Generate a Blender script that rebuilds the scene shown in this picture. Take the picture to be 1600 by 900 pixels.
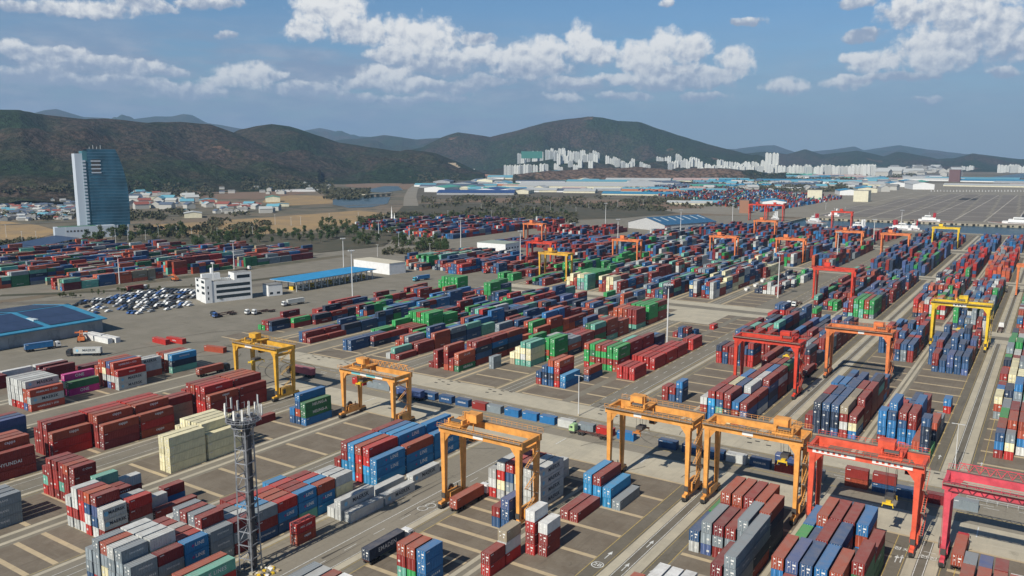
import bpy, bmesh, math, random
import numpy as np
from mathutils import Vector, Matrix
from mathutils.bvhtree import BVHTree
R_ = math.radians
random.seed(7)
for o in list(bpy.data.objects): bpy.data.objects.remove(o)
S = bpy.context.scene
# ------------------------------------------------------------------ camera
CAM_H = 92.0
FPX, HORY, VPX = 1280.0, 248.0, 1662.0
PIT = math.atan((450-HORY)/FPX); AZ = math.atan((VPX-800)/math.hypot(FPX, 450-HORY))
cd = bpy.data.cameras.new('camera'); cam = bpy.data.objects.new('camera', cd)
S.collection.objects.link(cam); S.camera = cam
cam.location = (0, 0, CAM_H); cam.rotation_euler = (math.pi/2-PIT, 0, AZ)
cd.sensor_width = 36; cd.lens = FPX*36/1600; cd.clip_start = 1; cd.clip_end = 120000
# ------------------------------------------------------------------ world, sun, exposure
SUN_EL, SUN_OFF = 39.5, 2.0           # the sun stands behind the camera, over the -Y side of the yard
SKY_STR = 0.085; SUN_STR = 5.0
S.view_settings.view_transform = 'Standard'; S.view_settings.look = 'None'
S.view_settings.exposure = 0.07; S.view_settings.gamma = 1.0; S.view_settings.use_curve_mapping = False
S.render.engine = 'CYCLES'
S.cycles.volume_bounces = 0; S.cycles.max_bounces = 5; S.cycles.diffuse_bounces = 3
S.cycles.transparent_max_bounces = 8
W = bpy.data.worlds.new('World'); S.world = W; W.use_nodes = True
sd = bpy.data.lights.new('sun', 'SUN'); so = bpy.data.objects.new('sun', sd); S.collection.objects.link(so)
sd.energy = SUN_STR; sd.angle = R_(0.53); sd.color = (1.0, 0.945, 0.85)
a = R_(180+SUN_OFF)      # compass bearing of the sun, clockwise from +Y
sdir = Vector((math.sin(a)*math.cos(R_(SUN_EL)), math.cos(a)*math.cos(R_(SUN_EL)), math.sin(R_(SUN_EL))))
so.rotation_euler = sdir.to_track_quat('Z', 'Y').to_euler(); so.location = (0, 0, 300)
HAZE_DENS = 0.000050

# pixel of the photograph -> point on level z (used to place things where they stand)
cP, sP, cA, sA = math.cos(PIT), math.sin(PIT), math.cos(AZ), math.sin(AZ)
DV = np.array([-sA*cP, cA*cP, -sP]); RV = np.array([cA, sA, 0.0]); UV = np.cross(RV, DV)
def ray(x, y): return DV*FPX+RV*(x-800)+UV*(450-y)
def gp(x, y, z=0.0):
    d = ray(x, y); t = (z-CAM_H)/d[2]; return float(d[0]*t), float(d[1]*t)
def azel(x, y):
    d = ray(x, y); d = d/np.linalg.norm(d); return math.atan2(d[0], d[1]), math.asin(d[2])
def pt_at(x, y, dist):
    d = ray(x, y); h = math.hypot(d[0], d[1]); return float(d[0]/h*dist), float(d[1]/h*dist), float(CAM_H+d[2]/h*dist)

class NT:
    def __init__(s, nt): s.t = nt; s.n = nt.nodes; s.l = nt.links
    def v(s, x):
        return x
    def put(s, sock, x):
        if x is None: return
        if hasattr(x, 'is_linked') or hasattr(x, 'links'): s.l.new(x, sock)
        else: sock.default_value = x
    def m(s, op, a, b=None, c=None, clamp=False):
        n = s.n.new('ShaderNodeMath'); n.operation = op; n.use_clamp = clamp
        for i, x in enumerate((a, b, c)): s.put(n.inputs[i], x)
        return n.outputs[0]
    def vm(s, op, a, b=None, sc=None):
        n = s.n.new('ShaderNodeVectorMath'); n.operation = op
        s.put(n.inputs[0], a); s.put(n.inputs[1], b)
        if sc is not None: s.put(n.inputs['Scale'], sc)
        return n.outputs[0]
    def noise(s, vec, scale, det=4, rough=.55, dist=0, out=0):
        n = s.n.new('ShaderNodeTexNoise'); s.put(n.inputs['Vector'], vec)
        n.inputs['Scale'].default_value = scale; n.inputs['Detail'].default_value = det
        n.inputs['Roughness'].default_value = rough; n.inputs['Distortion'].default_value = dist
        return n.outputs[out]
    def mix(s, f, a, b, mode='MIX'):
        n = s.n.new('ShaderNodeMix'); n.data_type = 'RGBA'; n.blend_type = mode
        s.put(n.inputs[0], f)
        for i, x in ((6, a), (7, b)):
            if isinstance(x, tuple) and len(x) == 3: x = x+(1,)
            s.put(n.inputs[i], x)
        return n.outputs[2]
    def ramp(s, f, lo, hi):
        n = s.n.new('ShaderNodeMapRange'); n.interpolation_type = 'SMOOTHSTEP'
        s.put(n.inputs[0], f); n.inputs[1].default_value = lo; n.inputs[2].default_value = hi
        return n.outputs[0]
    def comb(s, x, y, z=0.0):
        n = s.n.new('ShaderNodeCombineXYZ')
        for i, q in enumerate((x, y, z)): s.put(n.inputs[i], q)
        return n.outputs[0]
    def sep(s, x):
        n = s.n.new('ShaderNodeSeparateXYZ'); s.put(n.inputs[0], x); return n.outputs
    def co(s, k='Object'):
        n = s.n.new('ShaderNodeTexCoord'); return n.outputs[k]

# cumulus: photo centre x, y and radii in photo pixels, brightness
CL = [(515, 12, 62, 34, 1), (560, 45, 60, 24, .8), (475, 45, 30, 18, 1), (650, 60, 72, 34, .95), (610, 84, 40, 16, .85), (690, 95, 70, 22, .6), (745, 88, 46, 20, .95), (800, 92, 40, 22, .9),
      (850, 82, 48, 26, .95), (905, 68, 26, 30, 1), (935, 84, 34, 20, .85), (830, 108, 66, 16, .6), (1000, 92, 42, 28, 1), (1038, 78, 30, 30, 1), (1075, 76, 38, 24, .8), (1035, 112, 60, 18, .5),
      (980, 124, 56, 10, .9), (1150, 98, 34, 24, .9), (1105, 118, 60, 14, .7), (1060, 130, 90, 12, .6), (385, 116, 54, 20, 1), (345, 128, 40, 10, .9), (430, 117, 24, 9, .7), (600, 120, 50, 18, .9), (640, 132, 40, 12, .8), (1230, 134, 40, 13, .85),
      (1325, 128, 44, 11, .85), (1440, 78, 38, 32, 1), (1370, 96, 48, 16, .98), (1460, 96, 60, 16, .9), (1500, 60, 100, 38, .62), (1570, 60, 70, 40, .75), (1420, 22, 55, 24, .65), (1500, 12, 100, 26, .65), (1340, 4, 30, 8, .5), (140, 14, 90, 14, .75), (220, 8, 60, 14, .5),
      (215, 104, 60, 13, .6), (60, 84, 60, 14, .55), (110, 82, 30, 10, .6), (880, 150, 34, 9, .75), (170, 98, 60, 10, .4), (640, 155, 60, 9, .5), (1170, 35, 28, 7, .4), (1040, 6, 16, 7, .6), (260, 138, 40, 12, .6), (320, 138, 30, 12, .6), (1445, 153, 26, 6, .4), (560, 152, 40, 8, .4), (980, 150, 50, 7, .5), (1350, 55, 40, 10, .3), (20, 78, 26, 16, .75), (95, 100, 70, 12, .5), (250, 112, 46, 9, .5), (300, 145, 60, 12, .45), (480, 140, 70, 12, .4), (560, 128, 46, 10, .5), (700, 138, 60, 10, .4), (760, 128, 50, 10, .45), (900, 130, 60, 11, .5), (180, 128, 90, 12, .3), (60, 120, 90, 14, .3), (1400, 118, 80, 8, .3), (1560, 30, 60, 24, .6), (1340, 90, 26, 10, .8), (740, 60, 30, 10, .4), (350, 55, 18, 8, .45), (1570, 112, 30, 8, .5), (1100, 150, 40, 7, .4), (30, 8, 60, 10, .4), (330, 4, 60, 9, .45), (680, 152, 60, 8, .35)]
def build_world():
    t = NT(W.node_tree); t.n.clear()
    out = t.n.new('ShaderNodeOutputWorld'); bg = t.n.new('ShaderNodeBackground')
    sky = t.n.new('ShaderNodeTexSky'); sky.sky_type = 'NISHITA'; sky.sun_disc = False
    sky.sun_elevation = R_(SUN_EL); sky.sun_rotation = R_(180+SUN_OFF)
    sky.altitude = 90; sky.air_density = 1.1; sky.dust_density = 0.6; sky.ozone_density = 3.2
    d = t.co('Generated'); x, y, z = t.sep(d)
    az = t.m('ARCTAN2', x, y); el = t.m('ARCSINE', z)
    k = 1/R_(1.0)
    u = t.m('MULTIPLY', az, k); v = t.m('MULTIPLY', el, k)
    p = t.comb(u, v, 0.0)
    w1 = t.noise(p, .7, 3, .5, 0, 1)
    w = t.vm('SUBTRACT', w1, (.5, .5, .5)); w = t.vm('MULTIPLY', w, (1.5, .95, 0))
    q = t.vm('ADD', p, w)
    f = None; ts = None; ws = None
    qs = t.sep(q)
    for (cx, cy, rx, ry, br) in CL:
        a0, e0 = azel(cx, cy); a1, _ = azel(cx+rx, cy); _, e1 = azel(cx, cy-ry)
        a0, e0, a1, e1 = [math.degrees(s) for s in (a0, e0, a1, e1)]; a1 = a0+(a1-a0)*1.12; e1 = e0+(e1-e0)*1.2
        dx = t.m('MULTIPLY', t.m('SUBTRACT', qs[0], a0), 1/(a1-a0))
        dy = t.m('MULTIPLY', t.m('SUBTRACT', qs[1], e0), 1/(e1-e0))
        r2 = t.m('MULTIPLY_ADD', dx, dx, t.m('MULTIPLY', dy, dy))
        b = t.m('SUBTRACT', 1.45, r2, clamp=False); b = t.m('MAXIMUM', b, 0.0)
        hb = t.m('MULTIPLY_ADD', dy, .55, br)
        ts = t.m('MULTIPLY', b, hb) if ts is None else t.m('MULTIPLY_ADD', b, hb, ts)
        ws = b if ws is None else t.m('ADD', ws, b)
        f = b if f is None else t.m('MAXIMUM', f, b)
    p2 = t.vm('ADD', p, t.vm('SCALE', w, None, .35)); fb = t.noise(p2, 1.25, 9, .56)
    fb2 = t.noise(t.vm('ADD', p2, (-.2, .34, 0)), 1.25, 6, .54)
    dens = t.m('ADD', f, t.m('MULTIPLY', t.m('SUBTRACT', fb, .5), 2.1))
    cover = t.ramp(dens, .42, 1.18)
    top = t.m('DIVIDE', ts, t.m('MAXIMUM', ws, .05))
    rel = t.m('MULTIPLY', t.m('SUBTRACT', fb, fb2), 1.25)
    lum = t.m('ADD', t.m('MULTIPLY', top, .74), rel)
    lum = t.ramp(lum, .08, .90)
    low = t.ramp(v, 1.0, 8.0)
    cc = t.mix(lum, (.33, .385, .50), (.98, .955, .91))
    cc = t.mix(t.m('MULTIPLY', t.m('SUBTRACT', 1.0, low), .5), cc, (.36, .43, .55))
    # thin grey-lilac layer low in the sky
    sn = t.noise(t.vm('MULTIPLY', p, (.14, .75, 1)), 1.0, 6, .58)
    left = t.ramp(u, -18.0, -42.0)
    band = t.m('MULTIPLY', t.ramp(v, .4, 2.5), t.ramp(v, 10.5, 5.5))
    veil = t.m('MULTIPLY', t.m('MULTIPLY', t.ramp(sn, .30, .60), band), t.m('MULTIPLY_ADD', left, .65, .38))
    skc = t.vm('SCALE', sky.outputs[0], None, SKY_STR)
    # sky tint (the photograph's cyan-blue)
    skc = t.mix(1.0, skc, (.73, 1.02, 1.27), 'MULTIPLY')
    # deeper blue overhead, a milky band towards the horizon
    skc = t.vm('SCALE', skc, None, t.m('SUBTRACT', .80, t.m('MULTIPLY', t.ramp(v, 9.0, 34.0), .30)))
    skc = t.mix(t.m('MULTIPLY', t.ramp(v, 9.0, -1.0), .85), skc, (.30, .375, .45))
    c = t.mix(t.m('MULTIPLY', veil, .85), skc, t.mix(t.ramp(t.noise(t.vm('MULTIPLY', p, (.35, 1.1, 1)), 1.0, 6, .6), .4, .7), (.25, .31, .44), (.40, .43, .52)))
    c = t.mix(t.m('MULTIPLY', cover, .96), c, cc)
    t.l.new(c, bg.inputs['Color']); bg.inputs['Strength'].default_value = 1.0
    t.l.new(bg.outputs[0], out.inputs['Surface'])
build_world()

# ------------------------------------------------------------------ helpers
COL = S.collection
def link(o, parent=None):
    COL.objects.link(o)
    if parent is not None: o.parent = parent
    return o
def tag(o, label=None, cat=None, group=None, kind=None):
    if label: o['label'] = label
    if cat: o['category'] = cat
    if group: o['group'] = group
    if kind: o['kind'] = kind
    return o
def empty(name, loc, rz=0, label=None, cat=None, group=None):
    o = bpy.data.objects.new(name, None); o.location = loc; o.rotation_euler = (0, 0, rz); COL.objects.link(o)
    o.empty_display_size = .5
    return tag(o, label, cat, group)
MATS = {}
def mat(name, col, rough=.7, metal=0., var=.0, vscale=.5, dirt=None, bump=0., bscale=2., spec=.5):
    if name in MATS: return MATS[name]
    m = bpy.data.materials.new(name); m.use_nodes = True; t = NT(m.node_tree)
    b = t.n['Principled BSDF']; b.inputs['Roughness'].default_value = rough; b.inputs['Metallic'].default_value = metal
    b.inputs['Specular IOR Level'].default_value = spec
    c = tuple(col)+(1,)
    b.inputs['Base Color'].default_value = c
    if var or dirt:
        p = t.co('Object'); n = t.noise(p, vscale, 5, .6)
        lo = tuple(max(0, q*(1-var)) for q in col)+(1,); hi = tuple(min(1, q*(1+var)) for q in col)+(1,)
        cc = t.mix(t.ramp(n, .3, .7), lo, hi)
        if dirt:
            n2 = t.noise(p, vscale*2.7, 6, .7)
            cc = t.mix(t.ramp(n2, dirt[0], dirt[0]+.15), cc, dirt[1])
        t.l.new(cc, b.inputs['Base Color'])
    if bump:
        bn = t.n.new('ShaderNodeBump'); bn.inputs['Strength'].default_value = bump; bn.inputs['Distance'].default_value = .05
        t.l.new(t.noise(t.co('Object'), bscale, 4), bn.inputs['Height']); t.l.new(bn.outputs[0], b.inputs['Normal'])
    MATS[name] = m; return m
class MB:
    def __init__(s): s.v = []; s.f = []; s.mi = []; s.ms = []
    def mid(s, m):
        if m not in s.ms: s.ms.append(m)
        return s.ms.index(m)
    def poly(s, pts, m):
        k = len(s.v); s.v += [tuple(p) for p in pts]; s.f.append(tuple(range(k, k+len(pts)))); s.mi.append(s.mid(m)); return s
    def box(s, x0, x1, y0, y1, z0, z1, m, bottom=True, M=None):
        k = len(s.v)
        vs = [(x0,y0,z0),(x1,y0,z0),(x1,y1,z0),(x0,y1,z0),(x0,y0,z1),(x1,y0,z1),(x1,y1,z1),(x0,y1,z1)]
        if M is not None: vs = [tuple(M @ Vector(p)) for p in vs]
        s.v += vs
        fs = [(4,5,6,7),(0,1,5,4),(1,2,6,5),(2,3,7,6),(3,0,4,7)]+([(3,2,1,0)] if bottom else [])
        for f in fs: s.f.append(tuple(k+i for i in f)); s.mi.append(s.mid(m))
        return s
    def bar(s, p, q, w, m, h=None, w2=None):
        p = Vector(p); q = Vector(q); d = (q-p); L = d.length
        if L < 1e-6: return s
        h = h or w; k2 = (w2/w) if w2 else 1
        M = Matrix.Translation(p) @ d.to_track_quat('Z', 'Y').to_matrix().to_4x4()
        k = len(s.v)
        for z, sc in ((0, 1), (L, k2)):
            for a, b in ((-1,-1),(1,-1),(1,1),(-1,1)): s.v.append(tuple(M @ Vector((a*w/2*sc, b*h/2*sc, z))))
        for f in [(4,5,6,7),(0,1,5,4),(1,2,6,5),(2,3,7,6),(3,0,4,7),(3,2,1,0)]:
            s.f.append(tuple(k+i for i in f)); s.mi.append(s.mid(m))
        return s
    def cyl(s, p, q, r, m, n=10, r2=None, cap=True):
        p = Vector(p); q = Vector(q); d = q-p; L = d.length; r2 = r if r2 is None else r2
        M = Matrix.Translation(p) @ d.to_track_quat('Z', 'Y').to_matrix().to_4x4(); k = len(s.v)
        for z, rr in ((0, r), (L, r2)):
            for i in range(n):
                a = 2*math.pi*i/n; s.v.append(tuple(M @ Vector((rr*math.cos(a), rr*math.sin(a), z))))
        for i in range(n):
            j = (i+1) % n; s.f.append((k+i, k+j, k+n+j, k+n+i)); s.mi.append(s.mid(m))
        if cap:
            s.f.append(tuple(k+n+i for i in range(n))); s.mi.append(s.mid(m))
            s.f.append(tuple(k+n-1-i for i in range(n))); s.mi.append(s.mid(m))
        return s
    def mesh(s, name):
        me = bpy.data.meshes.new(name); me.from_pydata(s.v, [], s.f)
        for m in s.ms: me.materials.append(m)
        if len(s.ms) > 1: me.polygons.foreach_set('material_index', s.mi)
        me.update(); return me
    def obj(s, name, parent=None, loc=None, rz=0, label=None, cat=None, group=None, kind=None):
        o = bpy.data.objects.new(name, s.mesh(name)); link(o, parent)
        if loc is not None: o.location = loc
        if rz: o.rotation_euler = (0, 0, rz)
        return tag(o, label, cat, group, kind)
def inst(me, name, parent=None, loc=(0,0,0), rz=0):
    o = bpy.data.objects.new(name, me); link(o, parent); o.location = loc; o.rotation_euler = (0, 0, rz); return o
TXT = {}
def text_mesh(s, size, m, align='CENTER', bold=0.0, shear=0.0):
    k = (s, size, m.name, align, bold)
    if k in TXT: return TXT[k]
    c = bpy.data.curves.new('lettering', 'FONT'); c.body = s; c.size = size; c.align_x = align; c.align_y = 'CENTER'
    c.offset = bold; c.shear = shear; c.resolution_u = 2; c.space_character = 1.08
    o = bpy.data.objects.new('tmp', c); COL.objects.link(o)
    bpy.context.view_layer.update()
    me = bpy.data.meshes.new_from_object(o.evaluated_get(bpy.context.evaluated_depsgraph_get()))
    bpy.data.objects.remove(o); me.materials.clear(); me.materials.append(m); me.name = 'lettering'
    TXT[k] = me; return me

# ------------------------------------------------------------------ ground materials
def ground_mat():
    m = bpy.data.materials.new('countryside'); m.use_nodes = True; t = NT(m.node_tree); b = t.n['Principled BSDF']
    b.inputs['Roughness'].default_value = .95; p = t.co('Object')
    n1 = t.noise(p, .0035, 6, .6); n2 = t.noise(p, .02, 5, .65); n3 = t.noise(p, .1, 4, .6)
    vo = t.n.new('ShaderNodeTexVoronoi'); vo.feature = 'F1'; t.put(vo.inputs['Vector'], t.vm('MULTIPLY', p, (.011, .018, 0))); vo.inputs['Scale'].default_value = 1
    c = t.mix(t.ramp(n1, .38, .62), (.19, .135, .085), (.085, .085, .05))
    c = t.mix(t.m('MULTIPLY', t.sep(vo.outputs['Color'])[0], .6), c, (.20, .16, .11))
    c = t.mix(t.ramp(n2, .5, .68), c, (.045, .055, .032))
    c = t.mix(t.ramp(n3, .58, .75), c, (.05, .045, .035))
    t.l.new(c, b.inputs['Base Color']); return m
def asphalt_mat(name, base, base2, sc=.08, streak=True):
    m = bpy.data.materials.new(name); m.use_nodes = True; t = NT(m.node_tree); b = t.n['Principled BSDF']
    b.inputs['Roughness'].default_value = .9; p = t.co('Object')
    n1 = t.noise(p, sc, 6, .62); n2 = t.noise(p, 1.3, 4, .7); n3 = t.noise(t.vm('MULTIPLY', p, (.9, .05, 1)), 1.0, 4, .6)
    n4 = t.noise(p, .35, 5, .6, 1.5); n5 = t.noise(t.vm('MULTIPLY', p, (.05, .7, 1)), 1.0, 3, .6)
    c = t.mix(t.ramp(n1, .32, .68), base, base2)
    if streak:
        c = t.mix(t.m('MULTIPLY', t.ramp(n3, .52, .72), .35), c, tuple(q*.5 for q in base))
        c = t.mix(t.m('MULTIPLY', t.ramp(n5, .55, .75), .25), c, tuple(q*1.5 for q in base2))
    c = t.mix(t.m('MULTIPLY', t.ramp(n4, .62, .72), .5), c, tuple(q*.42 for q in base))
    c = t.mix(t.m('MULTIPLY', t.ramp(n2, .3, .8), .4), c, tuple(q*.75 for q in base))
    t.l.new(c, b.inputs['Base Color'])
    return m
def field_mat(name, a_, b_, sc=.02):
    m = bpy.data.materials.new(name); m.use_nodes = True; t = NT(m.node_tree); b = t.n['Principled BSDF']; b.inputs['Roughness'].default_value = 1
    p = t.co('Object'); n1 = t.noise(p, sc, 6, .65); n2 = t.noise(p, sc*6, 4, .6); c = t.mix(t.ramp(n1, .35, .65), a_, b_); c = t.mix(t.m('MULTIPLY', t.ramp(n2, .55, .7), .5), c, (.07, .06, .04))
    t.l.new(c, b.inputs['Base Color']); return m
M_GROUND = ground_mat()
M_ASPH = asphalt_mat('yard_asphalt', (.188, .168, .126), (.238, .212, .164))
M_ASPH2 = asphalt_mat('lane_asphalt', (.135, .118, .088), (.175, .155, .12), .12)
M_BLK = asphalt_mat('block_paving', (.155, .125, .090), (.205, .172, .128), .15)
M_CONC = asphalt_mat('concrete', (.50, .445, .33), (.40, .36, .275), .12)
M_BAND = asphalt_mat('weathered_concrete', (.52, .41, .25), (.44, .35, .225), .3)
M_GREYC = asphalt_mat('grey_concrete', (.225, .197, .148), (.275, .245, .19), .02)
M_WLINE = mat('white_road_paint', (.62, .62, .58), .7, var=.25, vscale=1.5)
M_YLINE = mat('yellow_road_paint', (.50, .36, .10), .7, var=.25, vscale=1.5)
M_DARKP = mat('dark_patch', (.035, .033, .03), .9)
def sheet(name, polys, z, m, kind='structure', label=None):
    b = MB()
    for pl in polys: b.poly([(x, y, z) for x, y in pl], m)
    return b.obj(name, kind=kind)
def rect(x0, x1, y0, y1): return [(x0, y0), (x1, y0), (x1, y1), (x0, y1)]

# ground: one sheet to the horizon, with the harbour basin cut as a lower sheet of water
g = MB()
BX0, BX1, BY0, BY1 = -330, 9000, 1160, 1334
BIG = 60000
for r in (rect(-BIG, BIG, -BIG, BY0), rect(-BIG, BX0, BY0, BY1), rect(BX1, BIG, BY0, BY1), rect(-BIG, BIG, BY1, BIG)):
    g.poly([(x, y, 0) for x, y in r], M_GROUND)
g.obj('ground', kind='structure')
def water_mat():
    m = bpy.data.materials.new('harbour_water'); m.use_nodes = True; t = NT(m.node_tree); b = t.n['Principled BSDF']
    b.inputs['Base Color'].default_value = (.03, .062, .07, 1); b.inputs['Roughness'].default_value = .3; b.inputs['Specular IOR Level'].default_value = .22
    bn = t.n.new('ShaderNodeBump'); bn.inputs['Strength'].default_value = .5; bn.inputs['Distance'].default_value = .4
    t.l.new(t.noise(t.co('Object'), .35, 4, .6), bn.inputs['Height']); t.l.new(bn.outputs[0], b.inputs['Normal']); return m
M_WATER = water_mat()
sheet('water', [rect(BX0-2, BX1, BY0-2, BY1+2)], -2.6, M_WATER)
q = MB()
M_QUAY = mat('quay_concrete', (.36, .32, .24), .9, var=.2, vscale=.1)
q.box(BX0, 900, BY1, BY1+3, -3, .5, M_QUAY); q.box(BX0, 900, BY0-3, BY0, -3, .35, M_QUAY); q.box(BX0-3, BX0, BY0, BY1, -3, .4, M_QUAY)
M_RUB = mat('black_rubber', (.015, .015, .015), .9)
for x in np.arange(BX0+6, 500, 14.0): q.box(x, x+3.5, BY1-.9, BY1-.003, -2.4, .1, M_RUB); q.box(x+6, x+8.5, BY1-.25, BY1-.004, -2.0, .2, M_DARKP)
q.obj('quay_wall', kind='structure')

# ------------------------------------------------------------------ hills
def smooth(a, b, x):
    t = np.clip((x-a)/(b-a), 0, 1); return t*t*(3-2*t)
def vnoise(x, y, seed=0):
    xi = np.floor(x).astype(np.int64); yi = np.floor(y).astype(np.int64); xf = x-xi; yf = y-yi
    def h(i, j):
        n = (i*374761393+j*668265263+seed*974634777) & 0x7fffffff
        n = ((n ^ (n >> 13))*1274126177) & 0x7fffffff
        return ((n ^ (n >> 16)) & 0xffff)/65535.
    u = xf*xf*(3-2*xf); v = yf*yf*(3-2*yf)
    return (h(xi, yi)*(1-u)+h(xi+1, yi)*u)*(1-v)+(h(xi, yi+1)*(1-u)+h(xi+1, yi+1)*u)*v
def fbm(x, y, o=5, seed=0, g=.5):
    s = 0; a = 1; t = 0
    for i in range(o): s = s+a*vnoise(x*2**i, y*2**i, seed+i); t += a; a *= g
    return s/t
# ridge lines: (photo x, photo y, distance)
RIDGES = [
 ([(760, 268, 5200), (800, 256, 5300), (860, 247, 5400), (930, 249, 5400), (1000, 250, 5300), (1050, 250, 5300), (1090, 256, 5300), (1200, 264, 5300), (1260, 272, 5300)], 800, 1200),
 ([(800, 272, 3800), (850, 265, 3800), (900, 262, 3850), (950, 260, 3900), (1000, 257, 3900), (1030, 260, 3900), (1055, 264, 3900), (1085, 260, 3900), (1130, 262, 3900), (1190, 269, 3900), (1230, 275, 3900)], 420, 330),
 ([(-260, 150, 3600), (0, 168, 3700), (30, 168, 3700), (70, 175, 3800), (130, 182, 3800), (165, 181, 3900), (230, 187, 3900), (290, 187, 4000), (330, 190, 4000), (365, 203, 4000), (400, 220, 4000), (440, 240, 3900), (500, 262, 3800)], 820, 900),
 ([(340, 215, 4300), (375, 200, 4500), (400, 194, 4500), (425, 191, 4500), (452, 194, 4500), (480, 203, 4500), (530, 220, 4500), (575, 227, 4500), (640, 236, 4500), (680, 262, 4500)], 860, 1100),
 ([(-200, 262, 2500), (40, 262, 2500), (90, 265, 2500), (130, 275, 2500), (200, 292, 2400)], 450, 500),
 ([(560, 262, 3900), (600, 240, 4100), (635, 231, 4200), (680, 236, 4300), (720, 252, 4300), (760, 270, 4300)], 600, 700),
 ([(620, 236, 6800), (660, 228, 6800), (690, 213, 6900), (715, 205, 7000), (740, 208, 7000), (766, 212, 7000), (800, 204, 7000), (850, 190, 7000), (890, 184, 7000), (920, 181, 7000), (945, 184, 7000), (965, 188, 7000), (1000, 189, 7000), (1030, 200, 7000), (1080, 216, 7000), (1140, 232, 7000), (1190, 245, 7000), (1230, 262, 7000)], 900, 1500),
 ([(500, 222, 11000), (530, 217, 11000), (560, 215, 11000), (600, 210, 11000), (650, 217, 11000), (690, 214, 11000), (760, 225, 11000)], 1500, 1800),
 ([(1150, 240, 9500), (1195, 236, 9500), (1230, 240, 9500), (1258, 232, 9500), (1285, 240, 9500), (1340, 234, 9500), (1380, 244, 9500), (1402, 236, 9500), (1430, 240, 9500), (1465, 247, 9500), (1490, 246, 9500), (1520, 238, 9500), (1560, 243, 9500), (1600, 248, 9500), (1700, 246, 9500), (1900, 240, 9500)], 1500, 1500),
 ([(-100, 190, 16000), (40, 180, 16000), (70, 171, 16000), (88, 169, 16000), (130, 181, 16000), (200, 187, 16000), (240, 182, 16000), (270, 181, 16000), (286, 177, 16000), (300, 179, 16000), (325, 192, 16000), (440, 210, 17000), (500, 199, 17000), (560, 212, 17000), (700, 222, 17000), (900, 235, 17000), (1150, 232, 18000), (1190, 227, 18000), (1210, 226, 18000), (1245, 238, 18000), (1300, 233, 18000), (1335, 228, 18000), (1350, 234, 18000), (1375, 230, 18000), (1405, 226, 18000), (1450, 233, 18000), (1500, 239, 18000), (1560, 249, 18000), (1700, 246, 18000), (1900, 240, 18000)], 2600, 3000)]
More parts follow.
